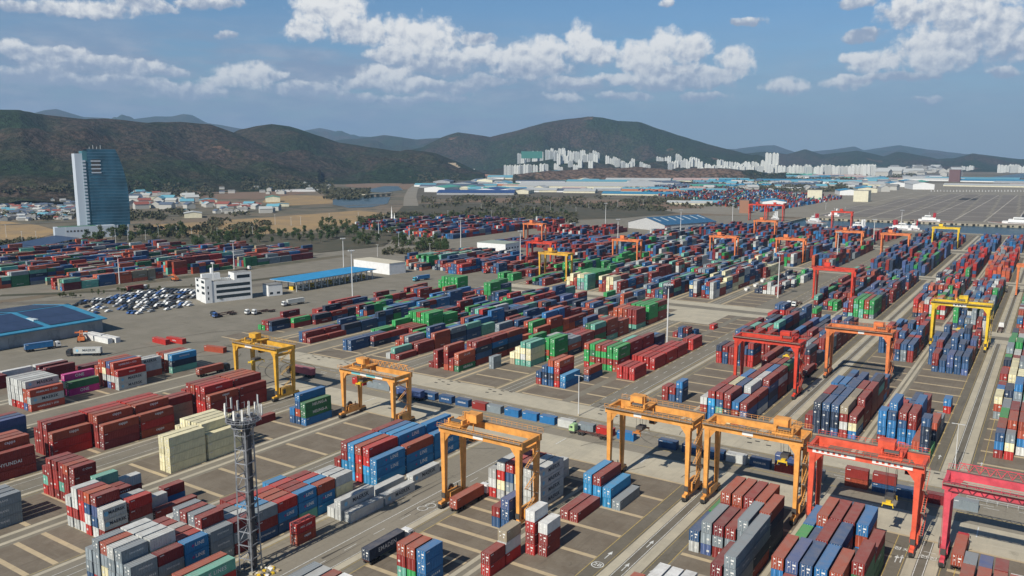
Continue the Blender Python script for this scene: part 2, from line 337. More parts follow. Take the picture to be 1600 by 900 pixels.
def hills():
    na, nd = 620, 200
    az0, az1 = azel(-330, 300)[0], azel(1900, 300)[0]
    A = np.linspace(az0, az1, na); D = 1900*np.power(21000/1900, np.linspace(0, 1, nd))
    AA, DD = np.meshgrid(A, D, indexing='ij'); X = np.sin(AA)*DD; Y = np.cos(AA)*DD
    Z = np.full_like(X, -30.0)
    spur = fbm(X/700, Y/700, 5, 3); fine = fbm(X/160, Y/160, 4, 11)
    for pts, wf, wb in RIDGES:
        ra = [];rd = []; rh = []
        for (x, y, d) in pts:
            wx, wy, wz = pt_at(x, y, d); ra.append(math.atan2(wx, wy)); rd.append(d); rh.append(wz)
        h = np.interp(AA, ra, rh, left=-60, right=-60); dd = np.interp(AA, ra, rd)
        e = np.where(DD < dd, (dd-DD)/(wf*(.62+.76*spur)), (DD-dd)/wb)
        prof = np.exp(-1.4*e**1.7)
        z = h*prof
        z = z+ (spur-.5)*h*1.5*prof*(1-prof)*2.4+((1-abs(2*fbm(X/420+7, Y/420, 4, 5)-1)*2)-.5)*70*prof*(1-prof)*3+(fine-.5)*60*prof*(1-prof)*4*.5+(fine-.5)*9
        z = np.where(h < 0, -30, z)
        Z = np.maximum(Z, z-9)
    Z = np.where(Z < -5, -30, Z)
    v = np.stack([X.ravel(), Y.ravel(), Z.ravel()], 1)
    i, j = np.meshgrid(np.arange(na-1), np.arange(nd-1), indexing='ij'); k = (i*nd+j).ravel()
    f = np.stack([k, k+1, k+nd+1, k+nd], 1)
    zz = Z.ravel(); keep = (zz[f].max(1) > -3); f = f[keep]
    me = bpy.data.meshes.new('hills'); me.from_pydata(v.tolist(), [], f.tolist()); 
    me.polygons.foreach_set('use_smooth', [True]*len(me.polygons)); me.update()
    m = bpy.data.materials.new('winter_forest'); m.use_nodes = True; t = NT(m.node_tree); b = t.n['Principled BSDF']
    b.inputs['Roughness'].default_value = 1; b.inputs['Specular IOR Level'].default_value = .1; p = t.co('Object')
    n1 = t.noise(p, .0016, 6, .62); n2 = t.noise(p, .012, 5, .65); n3 = t.noise(t.vm('MULTIPLY', p, (1, 1, 2)), .06, 4, .7)
    c = t.mix(t.ramp(n1, .42, .60), (.034, .060, .024), (.098, .068, .050))
    c = t.mix(t.m('MULTIPLY', t.ramp(n2, .45, .66), .7), c, (.026, .042, .016))
    c = t.mix(t.m('MULTIPLY', t.ramp(n3, .42, .7), .6), c, (.014, .018, .010))
    n5 = t.noise(p, .004, 3, .5)
    c = t.mix(t.m('MULTIPLY', t.ramp(n5, .68, .74), .8), c, (.26, .15, .10))
    az_s = azel(965, 262)[0]; sx, sy = math.sin(az_s)*3780, math.cos(az_s)*3780; dd_ = t.vm('MULTIPLY', t.vm('SUBTRACT', p, (sx, sy, 0)), (.0016, .0022, 0)); ln = t.n.new('ShaderNodeVectorMath'); ln.operation = 'LENGTH'; t.put(ln.inputs[0], dd_)
    soil = t.m('ADD', t.ramp(ln.outputs['Value'], 1.15, .7), t.m('MULTIPLY', t.m('SUBTRACT', n2, .5), 1.6)); c = t.mix(t.m('MULTIPLY', t.ramp(soil, .45, .7), t.ramp(ln.outputs['Value'], 1.5, 1.1)), c, (.19, .125, .088))
    t.l.new(c, b.inputs['Base Color'])
    bn = t.n.new('ShaderNodeBump'); bn.inputs['Strength'].default_value = 1; bn.inputs['Distance'].default_value = 16
    vt = t.n.new('ShaderNodeTexVoronoi'); t.put(vt.inputs['Vector'], p); vt.inputs['Scale'].default_value = .055
    c = t.mix(t.m('MULTIPLY', t.ramp(vt.outputs['Distance'], .25, .8), .7), c, (.008, .011, .006)); t.l.new(c, b.inputs['Base Color'])
    t.l.new(t.noise(p, .045, 4, .7), bn.inputs['Height']); t.l.new(bn.outputs[0], b.inputs['Normal'])
    me.materials.append(m); o = bpy.data.objects.new('hills', me); link(o); o['kind'] = 'structure'
    return BVHTree.FromPolygons(v.tolist(), f.tolist())
HBVH = hills()
def hill_z(x, y):
    r = HBVH.ray_cast(Vector((x, y, 3000)), Vector((0, 0, -1)))
    return max(0.0, r[0].z) if r[0] is not None else 0.0

# ------------------------------------------------------------------ yard surfaces
YARD = [(-560, -250), (260, -250), (260, 1157), (-333, 1157), (-333, 1290), (-420, 1330), (-560, 1240), (-600, 1080), (-720, 960), (-770, 790), (-690, 650), (-560, 560)]
sheet('yard_ground', [YARD], .05, M_ASPH); sheet('yard_ground', [[(-900, 225), (-574, 225), (-574, 600), (-700, 640), (-900, 500)]], .035, M_ASPH)
sheet('pavement_harbour', [[(-700, 1340), (900, 1340), (900, 3700), (-420, 3500), (-560, 2300), (-700, 1700)]], .05, M_GREYC)
sheet('scrub_belt', [[gp(*q) for q in ((640, 312), (1000, 306), (1180, 308), (1330, 296), (1440, 284), (1420, 268), (1100, 268), (700, 270), (655, 285))]], .02, field_mat('belt_scrub', (.085, .075, .048), (.12, .10, .07), .012))
XE = dict(C0=-341.0, C1=-307.5, C2=-272.8, C3=-246.8, C4=-211.5, C5=-185.7, C6=-153.8, C7=-141.8, C8=-107.4, C9=-83.8, C10=-49.4, C11=-26.4, C12=3.6)
SECT = [(-30, 212), (264, 470), (503, 694), (716, 905), (945, 1135)]
paving, conc, band, wl, yl, dk = MB(), MB(), MB(), MB(), MB(), MB()
def zrect(b, x0, x1, y0, y1, z, m): b.poly([(x0, y0, z), (x1, y0, z), (x1, y1, z), (x0, y1, z)], m)
for si, (ya, yb) in enumerate(SECT):
    for c, xr in XE.items():
        if c == 'C7' and si != 1: continue
        if c == 'C6' and si > 1: pass
        w = 8.3 if c == 'C7' else 18.4
        zrect(paving, xr-w+.8, xr+.9, ya, yb, .06, M_BLK)
        if si < 3:
            pit = 6.47 if (si == 0 and c in ('C8', 'C6')) else 12.95
            y = (147.3 if c == 'C8' else 159.9)-12.95*15 if si == 0 else ya+1
            k = 0
            while y < yb-1:
                if y > ya: zrect(band, xr-w+.8, xr+.9, y-.66, y+.66, .07, M_BAND)
                y += pit if not (c == 'C5' and si == 0 and y < 120) else 6.47
                k += 1
    # truck lanes and crane runways, seen as pale concrete strips with yellow and white lines beside them
    def runway(x0, x1): zrect(conc, x0, x1, ya, yb, .065, M_CONC if si == 0 or x0 > -140 else M_BAND)
    def wline(x, w=.16, d=False, b=wl, m=None):
        m = m or M_WLINE
        if d:
            y = ya
            while y < yb: zrect(b, x-w/2, x+w/2, y, y+4, .082, m); y += 10
        else: zrect(b, x-w/2, x+w/2, ya, yb, .082, m)
    lanes = [(-82.7, -67.5), (-25.9, -12.4)]
    for xa, xb in lanes:
        w = xb-xa; s = w/15.2
        zrect(dk, xa+.1, xb-.1, ya, yb, .058, M_ASPH2)
        runway(xa+3.9*s, xa+6.2*s); runway(xb-6.3*s, xb-3.7*s)
        wline(xa+6.5*s); wline(xb-6.6*s)
        wline(xa, b=yl, m=M_YLINE); wline(xb, b=yl, m=M_YLINE); wline(xa+3.4*s, .1, b=yl, m=M_YLINE); wline(xb-3.2*s, .1, b=yl, m=M_YLINE)
    for xa, xb in ((-106.4, -102.4), (-48.4, -45.0)):
        runway(xa+.1, xa+1.3); runway(xb-1.3, xb-.1)
    if si == 0:
        zrect(dk, -152.6, -130.4, ya, yb, .058, M_GREYC)
        runway(-130.4, -128.4); wline(-137.4, .2); wline(-134.3, .15, True); wline(-130.7, .15); wline(-125.2, b=yl, m=M_YLINE); wline(-128.0, .1, b=yl, m=M_YLINE)
        wline(-150.8, .15, b=yl, m=M_YLINE); runway(-152.4, -151.2)
    else:
        for x in (-140.6, -136.6, -132.6): wline(x, .18, x < -134)
        wline(-141.2, b=yl, m=M_YLINE); wline(-131.5, b=yl, m=M_YLINE); runway(-130.3, -128.6); wline(-128.0, .12, b=yl, m=M_YLINE)
        wline(-126.0, .12, b=yl, m=M_YLINE)
    for xa, xb in ((-184.6, -172), (-245.7, -230)):
        runway(xa+.9, xa+2.1); runway(xb-2.4, xb-1.1); wline(xa+4.8); wline(xb-5); wline(xa+.2, .12, b=yl, m=M_YLINE); wline(xb-.3, .12, b=yl, m=M_YLINE)
    for xa, xb in ((-211.2, -203.5), (-272, -264), (-306.7, -291), (-333, -325)):
        runway(xa+.9, xa+2.3); runway(xb-2.6, xb-1.2)
# cross roads
for (ya, yb, yc, yd) in ((212.4, 228.5, 250.5, 264), (470, 481, 490, 503), (694, 700, 708, 716), (905, 913, 934, 945)):
    x0 = -345 if ya > 230 else -300
    zrect(dk, -275 if ya < 300 else -400, 250, ya, yd, .09, M_GREYC if ya < 300 else M_ASPH)
    zrect(conc, x0 if ya > 300 else -262, 250, ya+.3, yb, .1, M_CONC); zrect(conc, x0, 250, yc, yd-.4, .1, M_CONC)
    if ya < 300:
        zrect(band, -262, 250, ya-.6, ya+.3, .11, M_BAND)
        for yy in (245.6, 249.9): zrect(yl, -300, 250, yy-.08, yy+.08, .115, M_YLINE)
        zrect(yl, -300, 250, 234.9, 235.1, .115, M_YLINE)
        for k in range(60):
            x = -300+9.3*k
            for yy in (247.6, 243.6, 241.9): zrect(wl, x+yy % 3, x+yy % 3+3.6, yy-.1, yy+.1, .115, M_WLINE)
        for x in (-215, -185, -160, -130, -100, -65, -35, -10): zrect(wl, x, x+.3, 221, 227.6, .115, M_WLINE)
        for cx in (-283, -262, -240, -207, -181, -130.5, -75.5, -19.5):
            for a, b_ in ((-3, 0), (-1.2, 1.6), (1.0, 3.2), (3, 0.4), (-4.5, 2.6), (4.6, 3.6)): zrect(dk, cx+a, cx+a+1.6, 257+b_*1.6, 257.9+b_*1.6, .108, M_DARKP)
zrect(conc, -190, -158, 436, 470, .1, M_CONC)
# painted arrows and lane marks near the camera
def arrow(x, y, s=1.0):
    wl.poly([(x-.12, y, .125), (x+.12, y, .125), (x+.12, y+3*s, .125), (x-.12, y+3*s, .125)], M_WLINE)
    wl.poly([(x-.55, y+2.6*s, .128), (x+.55, y+2.6*s, .128), (x, y+4.3*s, .128)], M_WLINE)
for x, y in ((-80.9, 160.5), (-75.1, 157.5), (-69.2, 158), (-75.1, 171), (-24.2, 275), (-12.8, 275), (-24.4, 196), (-23.4, 196.5), (-80.9, 137), (-69, 139)): arrow(x, y)
def ring(x, y, r):
    n = 20
    for i in range(n):
        a, b_ = 2*math.pi*i/n, 2*math.pi*(i+1)/n
        wl.poly([(x+r*math.cos(a), y+r*math.sin(a), .13), (x+r*math.cos(b_), y+r*math.sin(b_), .13), (x+(r-.25)*math.cos(b_), y+(r-.25)*math.sin(b_), .13), (x+(r-.25)*math.cos(a), y+(r-.25)*math.sin(a), .13)], M_WLINE)
    return
for x, y in ((-80.9, 157.0), (-75.2, 152.5), (-133.3, 161.0), (-134.0, 158.5)): ring(x, y, 1.5)
paving.obj('block_paving', kind='structure'); conc.obj('concrete_pavement', kind='structure'); band.obj('concrete_bands', kind='structure')
dk.obj('road', kind='structure'); wl.obj('white_road_markings', kind='structure'); yl.obj('yellow_road_markings', kind='structure')
for s, x, y, sz in (('2B', -80.9, 157.0, 1.8), ('KB', -75.2, 152.5, 1.8), ('정지', -24.0, 203.8, 2.0), ('전진', -18.2, 202.6, 2.0)):
    o = bpy.data.objects.new('lane_lettering', text_mesh(s, sz, M_WLINE, bold=.03)); link(o); o.location = (x, y, .135); o['kind'] = 'structure'
b = MB()
for x0, x1, y0, y1 in ((-19.6, -16.9, 205.5, 205.7),): zrect(b, x0, x1, y0, y1, .132, M_WLINE)
b.obj('stop_line', kind='structure')

tm = MB(); rgt = random.Random(90); M_MARK = mat('tyre_marks', (.075, .066, .052), .9, var=.2, vscale=.4)
def arc(cx, cy, r_, a0, a1, w, z):
    n = 14
    for i in range(n):
        t0, t1 = a0+(a1-a0)*i/n, a0+(a1-a0)*(i+1)/n
        tm.poly([(cx+(r_-w)*math.cos(t0), cy+(r_-w)*math.sin(t0), z), (cx+(r_+w)*math.cos(t0), cy+(r_+w)*math.sin(t0), z), (cx+(r_+w)*math.cos(t1), cy+(r_+w)*math.sin(t1), z), (cx+(r_-w)*math.cos(t1), cy+(r_-w)*math.sin(t1), z)], M_MARK)
for i in range(46):
    cx, cy = rgt.choice([(-120, 221), (-75, 221), (-20, 221), (-158, 221), (-95, 256), (-200, 221), (-270, 245), (-300, 240), (-345, 255), (-330, 225)])
    a0 = rgt.uniform(0, 6.28); r_ = rgt.uniform(9, 26); arc(cx+rgt.uniform(-12, 12), cy+rgt.uniform(-5, 5), r_, a0, a0+rgt.uniform(.4, 1.1), .12, .119+i*.0004) if cx > -230 else arc(cx+rgt.uniform(-15, 15), cy+rgt.uniform(-15, 15), r_*1.6, a0, a0+rgt.uniform(.5, 1.4), .16, .119+i*.0004)
for i in range(30):
    x = rgt.choice([-141, -143, -133.5, -135.5, -148]); y = rgt.uniform(60, 190); tm.poly([(x-.14+rgt.uniform(-.6, .6), y, .075+i*.0004), (x+.14, y, .075+i*.0004), (x+.2, y+rgt.uniform(8, 30), .075+i*.0004), (x-.1, y+8, .075+i*.0004)], M_MARK)
tm.obj('tyre_marks', kind='structure')
# ------------------------------------------------------------------ shipping containers
T = 2.735; CW = 2.44; CHH = 2.66
PAL = dict(r=(.25,.03,.024), o=(.35,.068,.033), R=(.44,.028,.022), O=(.54,.115,.05), g=(.035,.31,.08), G=(.035,.17,.07), b=(.03,.085,.19), B=(.025,.16,.37), c=(.035,.27,.52),
           w=(.54,.55,.52), W=(.72,.72,.69), s=(.22,.26,.28), t=(.15,.42,.32), k=(.02,.036,.07), y=(.80,.73,.45), p=(.55,.03,.24), v=(.07,.11,.25), d=(.18,.02,.024), a=(.36,.30,.20), i=(.42,.12,.14))
# branded kinds: base colour, words on the long side, letter colour, letter height, where along the box
BR = dict(m=('w', 'MAERSK', 'k', 1.25, .58), H=('r', 'HYUNDAI', 'W', 1.1, .42), h=('o', 'capps', 'W', 1.0, .55), u=('O2', 'HAMBURG > SÜD', 'W', .75, .5), l=('c2', 'LINE', 'W', 1.25, .62),
          e=('G', 'HEUNG-A', 'W', 1.15, .55), S=('s', 'SINOTRANS', 'W', .62, .56), E=('g', 'EVERGREEN', 'W', .7, .5), q=('O', 'CK LINE', 'W', .95, .5), C=('r', 'C China', 'W', .8, .6),
          P=('p', 'ONE', 'W', 1.35, .5), N=('k', 'EMADEN', 'W', 1.2, .5), K=('t', 'K LINES', 'W', 1.0, .62), D=('b', 'STANDARD LINE', 'W', .6, .5), A=('s', 'CAI LINE', 'W', .6, .5), Z=('b', 'SINOKOR', 'W', .9, .5), X=('R', 'MSC LINES', 'W', .8, .5), Y=('R', 'seaco', 'W', .9, .5), f=('c', 'SAFMARINE', 'W', .75, .5))
PAL['O2'] = (.50, .085, .045); PAL['c2'] = (.025, .20, .42)
CNAME = dict(r='maroon', o='rust brown', R='bright red', O='orange', g='bright green', G='dark green', b='navy blue', B='royal blue', c='sky blue', w='light grey', W='white', s='slate grey', t='mint green', k='near-black', y='cream', p='magenta', v='purplish blue', d='dark crimson', a='olive tan', i='dusty pink', O2='orange-red', c2='azure blue')
def cont_mat(key):
    n = 'container_paint_'+CNAME[key].replace(' ', '_').replace('-', '_')
    if n in MATS: return MATS[n]
    m = bpy.data.materials.new(n); m.use_nodes = True; t = NT(m.node_tree); b = t.n['Principled BSDF']
    b.inputs['Roughness'].default_value = .6; b.inputs['Specular IOR Level'].default_value = .25; col = PAL[key]; p = t.co('Object'); oi = t.n.new('ShaderNodeObjectInfo')
    rnd = oi.outputs['Random']
    pv = t.vm('ADD', p, t.comb(t.m('MULTIPLY', rnd, 97.0), t.m('MULTIPLY', rnd, 31.0), 0.0))
    n1 = t.noise(pv, .5, 5, .65); n2 = t.noise(t.vm('MULTIPLY', pv, (2.2, 2.2, .35)), 1.0, 5, .7); n3 = t.noise(pv, 2.6, 4, .7)
    fade = tuple(min(1, q*.92+.012) for q in col); dark = tuple(q*.66 for q in col)
    c = t.mix(t.m('MULTIPLY', rnd, .6), col, fade); c = t.mix(t.m('MULTIPLY', t.ramp(n1, .38, .7), .45), c, dark)
    c = t.mix(t.m('MULTIPLY', t.ramp(n2, .56, .72), .55), c, tuple(q*.45+.012 for q in col))
    c = t.mix(t.m('MULTIPLY', t.ramp(n3, .64, .72), .3), c, tuple(min(1, q*.85+.05) for q in col))
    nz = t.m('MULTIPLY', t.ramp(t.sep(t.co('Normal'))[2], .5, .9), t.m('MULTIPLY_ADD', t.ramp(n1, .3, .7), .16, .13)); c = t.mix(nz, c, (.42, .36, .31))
    t.l.new(c, b.inputs['Base Color']); MATS[n] = m; return m
M_GALV = mat('galvanised_steel', (.55, .56, .55), .45, .3); M_PLAC = mat('white_placard', (.78, .77, .72), .6)
M_LW = mat('white_lettering', (.74, .74, .72), .6); M_LK = mat('dark_lettering', (.02, .03, .05), .6); M_SLOT = mat('container_underframe', (.05, .045, .04), .8)
M_STAR = mat('pale_blue_emblem', (.22, .50, .68), .6); M_MAG = mat('magenta_emblem', (.35, .03, .2), .6)
def body_mesh(L):
    # origin: bottom centre of the door end; length along +y
    b = MB(); P = None
    w = CW/2; H = CHH
    m0 = mat('container_base', (.5, .5, .5))
    def q(*p): b.poly(p, m0)
    # frame: posts and rails
    for sx in (-1, 1):
        x0, x1 = sorted((sx*w, sx*(w-.16)))
        b.box(x0, x1, 0, .16, 0, H, m0); b.box(x0, x1, L-.16, L, 0, H, m0)
        b.box(x0, x1, .16, L-.16, H-.12, H-.003, m0); b.box(x0, x1, .16, L-.16, .0, .16, m0)
    b.box(-w+.16, w-.16, 0, .14, H-.12, H-.002, m0); b.box(-w+.16, w-.16, L-.14, L, H-.14, H-.002, m0)
    b.box(-w+.16, w-.16, 0, .14, 0, .16, m0); b.box(-w+.16, w-.16, L-.14, L, 0, .16, m0)
    # corrugated sides, front end and roof
    n = int(round((L-.32)/.56)); pit = (L-.32)/n
    prof = []
    for i in range(n):
        y = .16+i*pit
        prof += [(y, 0), (y+pit*.35, 0), (y+pit*.5, 1), (y+pit*.85, 1)]
    prof.append((L-.16, 0))
    for sx in (-1, 1):
        for (ya, da), (yb, db) in zip(prof, prof[1:]):
            xa, xb = sx*(w-.035-da*.045), sx*(w-.035-db*.045)
            f = [(xa, ya, .16), (xb, yb, .16), (xb, yb, H-.12), (xa, ya, H-.12)]
            if sx < 0: f.reverse()
            b.poly(f, m0)
    for (ya, da), (yb, db) in zip(prof, prof[1:]):
        b.poly([(-w+.16, ya, H-.03-da*.03), (w-.16, ya, H-.03-da*.03), (w-.16, yb, H-.03-db*.03), (-w+.16, yb, H-.03-db*.03)], m0)
    npn = 7
    for i in range(npn):
        x0 = -w+.16+i*(CW-.32)/npn; x1 = x0+(CW-.32)/npn; d = .05 if i % 2 else .02
        b.box(x0, x1-.002, L-.06-d, L-d-.005, .16, H-.14, m0)
    b.box(-w+.16, w-.16, .145, L-.2, .1, .15, m0)
    me = b.mesh('container_body'); return me
def door_mesh(side):
    b = MB(); m0 = mat('container_base', (.5,.5,.5)); w = CW/2-.17
    x0, x1 = (-w, -.012) if side < 0 else (.012, w)
    b.box(x0, x1, .02, .07, .17, CHH-.13, m0)
    n = 3
    for i in range(n):
        z0 = .17+.1+i*(CHH-.42)/n
        b.box(x0+.08, x1-.08, .0, .02, z0, z0+(CHH-.42)/n-.1, m0)
    xa = (x0+x1)/2
    b.box(xa-.1 if side < 0 else xa-.38, xa+.2 if side < 0 else xa+.34, -.035, -.005, 1.62 if side > 0 else 1.2, 1.95 if side > 0 else 1.36, M_PLAC)
    if side > 0: b.box(xa-.3, xa+.05, -.035, -.005, .9, 1.25, M_PLAC)
    else: b.box(xa-.3, xa+.05, -.035, -.005, 2.05, 2.3, M_PLAC)
    return b.mesh('container_door')
def rod_mesh(side):
    b = MB(); w = CW/2-.17
    x0, x1 = (-w, -.012) if side < 0 else (.012, w)
    for fx in (.25, .8):
        x = x0+(x1-x0)*fx; b.box(x-.025, x+.025, -.07, -.036, .15, CHH-.1, M_GALV)
        b.box(x-.07, x+.07, -.075, -.03, .15, .25, M_GALV); b.box(x-.07, x+.07, -.075, -.03, CHH-.22, CHH-.12, M_GALV)
        b.box(x-.02, x+.28 if fx < .5 else x+.02, -.09, -.071, .98, 1.05, M_GALV)
    return b.mesh('lock_rod')
BODY = {40: body_mesh(12.19), 20: body_mesh(6.06)}; DOORM = {-1: door_mesh(-1), 1: door_mesh(1)}; RODM = {-1: rod_mesh(-1), 1: rod_mesh(1)}
SM = {}
def side_text(code, L):
    key = (code, L)
    if key in SM: return SM[key]
    base, s, lc, hgt, at = BR[code]
    if L < 8: hgt *= .72
    tm = text_mesh(s, hgt*1.25, M_LK if lc == 'k' else M_LW, bold=.03 if code in 'hlmPeHu' else .012)
    me = tm.copy(); me.transform(Matrix(((0,0,1,CW/2+.012),(1,0,0,L*at),(0,1,0,1.45 if code not in 'hH' else 1.75),(0,0,0,1))))
    SM[key] = me; return me
def emblem(code, L):
    k = ('emb', code, L)
    if k in SM: return SM[k]
    b = MB(); y0 = L*.14 if code == 'm' else L*.34; r = .62 if code == 'm' else .45; x = CW/2+.012
    b.poly([(x, y0+r*math.cos(i*math.pi/4)*(1 if i % 2 == 0 or code == 'm' else .5), 1.38+r*math.sin(i*math.pi/4)*(1 if i % 2 == 0 or code == 'm' else .5)) for i in range(8)], M_STAR if code == 'm' else M_MAG)
    SM[k] = b.mesh('emblem'); return SM[k]
def code_mark(L):
    k = ('mark', L)
    if k in SM: return SM[k]
    b = MB(); x = CW/2+.012
    for i in range(4): b.poly([(x, .45+.26*i, 2.12), (x, .63+.26*i, 2.12), (x, .63+.26*i, 2.34), (x, .45+.26*i, 2.34)], M_LW)
    b.poly([(x+.002, .45, 2.2), (x+.002, 1.4, 2.2), (x+.002, 1.4, 2.24), (x+.002, .45, 2.24)], M_LW)
    SM[k] = b.mesh('side_marking'); return SM[k]
def set_mat(o, m, i=0):
    o.material_slots[i].link = 'OBJECT'; o.material_slots[i].material = m
def base_of(code): return BR[code][0] if code in BR else code
def make_container(code, L, loc, rz=0, z=0):
    base = base_of(code); m = cont_mat(base)
    o = inst(BODY[L], 'shipping_container', None, (loc[0], loc[1], z), rz); set_mat(o, m)
    for sd_ in (-1, 1):
        d = inst(DOORM[sd_], 'door', o); set_mat(d, m); inst(RODM[sd_], 'lock_rod', d)
    if code in BR:
        inst(side_text(code, 12.19 if L == 40 else 6.06), 'lettering', o)
        if code in 'ml': inst(emblem(code, 12.19 if L == 40 else 6.06), 'emblem', o)
    else: inst(code_mark(12.19 if L == 40 else 6.06), 'side_marking', o)
    return o

CONT = []     # (code, L, x centre, y front, z, tier, row, block, bay id)
OCC = {}
def bay(col, Y, L, rows, block, XR=None, dy=.0, jit=.12):
    """rows: strings bottom to top for row 0 (west) to 5 (east)"""
    xr = XE[col] if XR is None else XR
    for r, s in enumerate(rows.split()):
        if s == '-': continue
        x = xr-16.79+2.87*r+CW/2
        yj = Y+random.uniform(-jit, jit)
        for k, ch in enumerate(s):
            CONT.append(dict(code=ch, L=L, x=x+random.uniform(-.05, .05), y=yj+random.uniform(-.08, .08), z=.075+k*T, t=k, n=len(s), r=r, blk=block, Y=Y, nb=k))
B1 = 'the block under the leftmost gantry'
BL = dict(
 A='the west block of grey and orange stacks', H='the rust brown block behind the cream stack', Y='the stacks of cream boxes', HG='the small group below the second gantry', CR='the mixed stacks left of the lattice mast',
 SL='the slate stack at the left frame edge', ST='the mixed block at the foot of the lattice mast', LN='the azure block beside the third gantry', TR='the kerb row east of the azure block', MS='the grey block behind the third gantry',
 CK='the loose stacks between the orange gantries', SS='the slate block right of the circled road numbers', BO='the tall block under the coral gantry', EC='the stacks right of the pink gantry leg',
 M9='the long block above the right orange gantries', M10='the navy block behind the coral gantry', M11='the block of mixed stacks by the wide grey lane', M12='the block at the right frame edge',
 CG='the green topped block left of the tall lamp mast', RD='the low red block at the tall lamp mast foot', OR='the group nearest the slim lamp post', M4='the maroon rows behind the second gantry', M3='the low stacks beyond the crossroads', M1='the stacks by the parked trucks', M5='the mint block beside the green stack', BT='the stacks cut by the bottom edge', SH='the far yard')
# --- nearest yard, transcribed stack by stack from the photograph
bay('C1', 143.8, 40, 'wwww Rwww Rwww Rwww voom umu', BL['A'])
bay('C1', 162.4, 40, '- rwP PG', BL['A'])
bay('C1', 177.7, 40, 'ooo rooo rwyo vwrv rwou mmY', BL['A'])
bay('C1', 190.4, 40, 'dd rrw umm', BL['A'])
bay('C1', 205.6, 40, 'ooo ooo oow tkf', BL['A'])
bay('C0', 156, 40, 'WW - w d dd', BL['A']); bay('C0', 169.5, 40, 'WW Wd d dd', BL['A']); bay('C0', 184, 40, '- - d d', BL['A'])
bay('C0', 198.5, 40, '- - - - m', BL['A'], dy=0)
bay('C0', 143, 40, 'dd dd dd -', BL['A'])
bay('C2', 116.2, 40, 'rv rvr bvb bbv', BL['CR']); bay('C2', 103.2, 40, 'rr rbr bbb vbv bb', BL['CR'])
bay('C3', 103.2, 40, 'rr ro rroo rroo rrrh rHr', BL['H']); bay('C3', 90.2, 40, 'rr ro rro rrr rHo rH', BL['H'])
bay('C3', 123.4, 40, 'rrr rrrr rrrr RRh', BL['H'])
bay('C3', 136.4, 40, 'rrr rrrR rrRR rrrh rrrh drh', BL['H'])
bay('C3', 149.4, 40, 'rrr rrrR rrrR roro rrrh hRh', BL['H'])
bay('C3', 162.5, 40, 'rr GGr aar', BL['H'])
bay('C3', 176.0, 40, 'rrr rrrr Rrro RRrR RRrY rrh', BL['H'])
bay('C3', 189.0, 40, 'rrr rrro rrro rroo rrrr rrr', BL['H'])
bay('C4', 83.6, 40, 'ss ss ssS sSS SSS -', BL['SL'])
bay('C4', 108.0, 20, 'Rtr rrrr rRrr rtrr Rrro rrrC', BL['CR'])
bay('C4', 136.2, 40, '- - - - yyyy yyyy', BL['Y']); bay('C4', 149.3, 40, 'yyy yyyy yyyy yyyy yyyy yyy', BL['Y'])
bay('C4', 175.3, 40, 'r', BL['HG'])
bay('C4', 188.6, 40, '- - - bB bobB Bee', BL['HG'], XR=-211.5)
bay('C5', 100.9, 20, 'wRw wrww wRRr RwbO wbvr rmm', BL['CR']); bay('C5', 107.5, 20, 'tttt wrr rrr - www wrR', BL['CR'])
bay('C5', 114.0, 20, 'rrw - - - ww -', BL['CR'])
bay('C5', 114.6, 40, '- - - - - r', BL['CR']); bay('C5', 121.0, 20, '- - - Br', BL['CR'])
bay('C6', 88.2, 20, 'bss Rsss vyso Rssw bssS RsS', BL['ST']); bay('C6', 94.7, 20, 'wsw ywsw bwsw rsww bwyw aSd', BL['ST'])
bay('C6', 101.2, 20, 'wsr Rwr rrw sRr bbR bll', BL['ST'])
bay('C6', 107.7, 20, 'www wsss rwsr ywws sRwr SSS', BL['ST']); bay('C6', 114.2, 20, 'wb bs rrr sbs sbw dsd', BL['ST'])
bay('C6', 120.7, 20, 'rR bbr rcR brc bbc Drs', BL['ST']); bay('C6', 127.2, 20, '- cc rcR rRo bbo blR', BL['ST'])
bay('C6', 133.7, 20, 'c rRc rrR ror rRr tll', BL['ST']); bay('C6', 140.1, 20, '- rR RRr cRR clc clo', BL['ST'])
bay('C6', 146.6, 20, '- - - www www wyw', BL['ST'])
bay('C6', 162.3, 40, 'rr tcrr cccc RoRo ccRR cll', BL['LN']); bay('C6', 175.2, 40, 'rr rrrr BBBB cccc cccl llo', BL['LN']); bay('C6', 188.1, 40, 'rr rr cc ccc cccl lll', BL['LN'])
def single(code, L, xr, y, tiers, block, x_=None):
    for k in range(len(code)): CONT.append(dict(code=code[k], L=L, x=xr-CW/2, y=y, z=.075+k*T+(tiers or 0), t=k, n=len(code), r=9, blk=block, Y=y, nb=k))
single('wm', 40, -146.2, 140.9, 0, BL['TR']); single('w', 40, -143.4, 141.4, 0, BL['TR']); single('w', 40, -148.6, 155.9, 0, BL['TR']); single('m', 40, -143.5, 154.4, 0, BL['TR']); single('m', 40, -146.6, 169.4, 0, BL['TR']); single('w', 40, -149.2, 141.2, 0, BL['TR'])
single('hX', 20, -145.2, 125.2, 0, BL['TR'])
single('RK', 40, -143.9, 94.4, 0, BL['TR']); single('ro', 40, -146.8, 94.6, 0, BL['TR'])
bay('C8', 99.3, 40, 'rws wsw rRo wrW', BL['BT'])
bay('C8', 127.7, 20, '- - - tro gro BBB', BL['CK'])
bay('C8', 160.0, 20, '- - - - br bbv', BL['CK'])
bay('C8', 175.0, 40, 'Rww wyRw wsbR wwyr wwww mmmm', BL['MS']); bay('C8', 188.0, 40, '- wr r ww', BL['MS'])
bay('C9', 145.2, 20, 'Rwa', BL['CK']); bay('C9', 138.6, 20, 'Rr', BL['CK']); bay('C9', 152.6, 20, '- RrRW', BL['CK']); bay('C9', 153.8, 20, '- - rrW', BL['CK'])
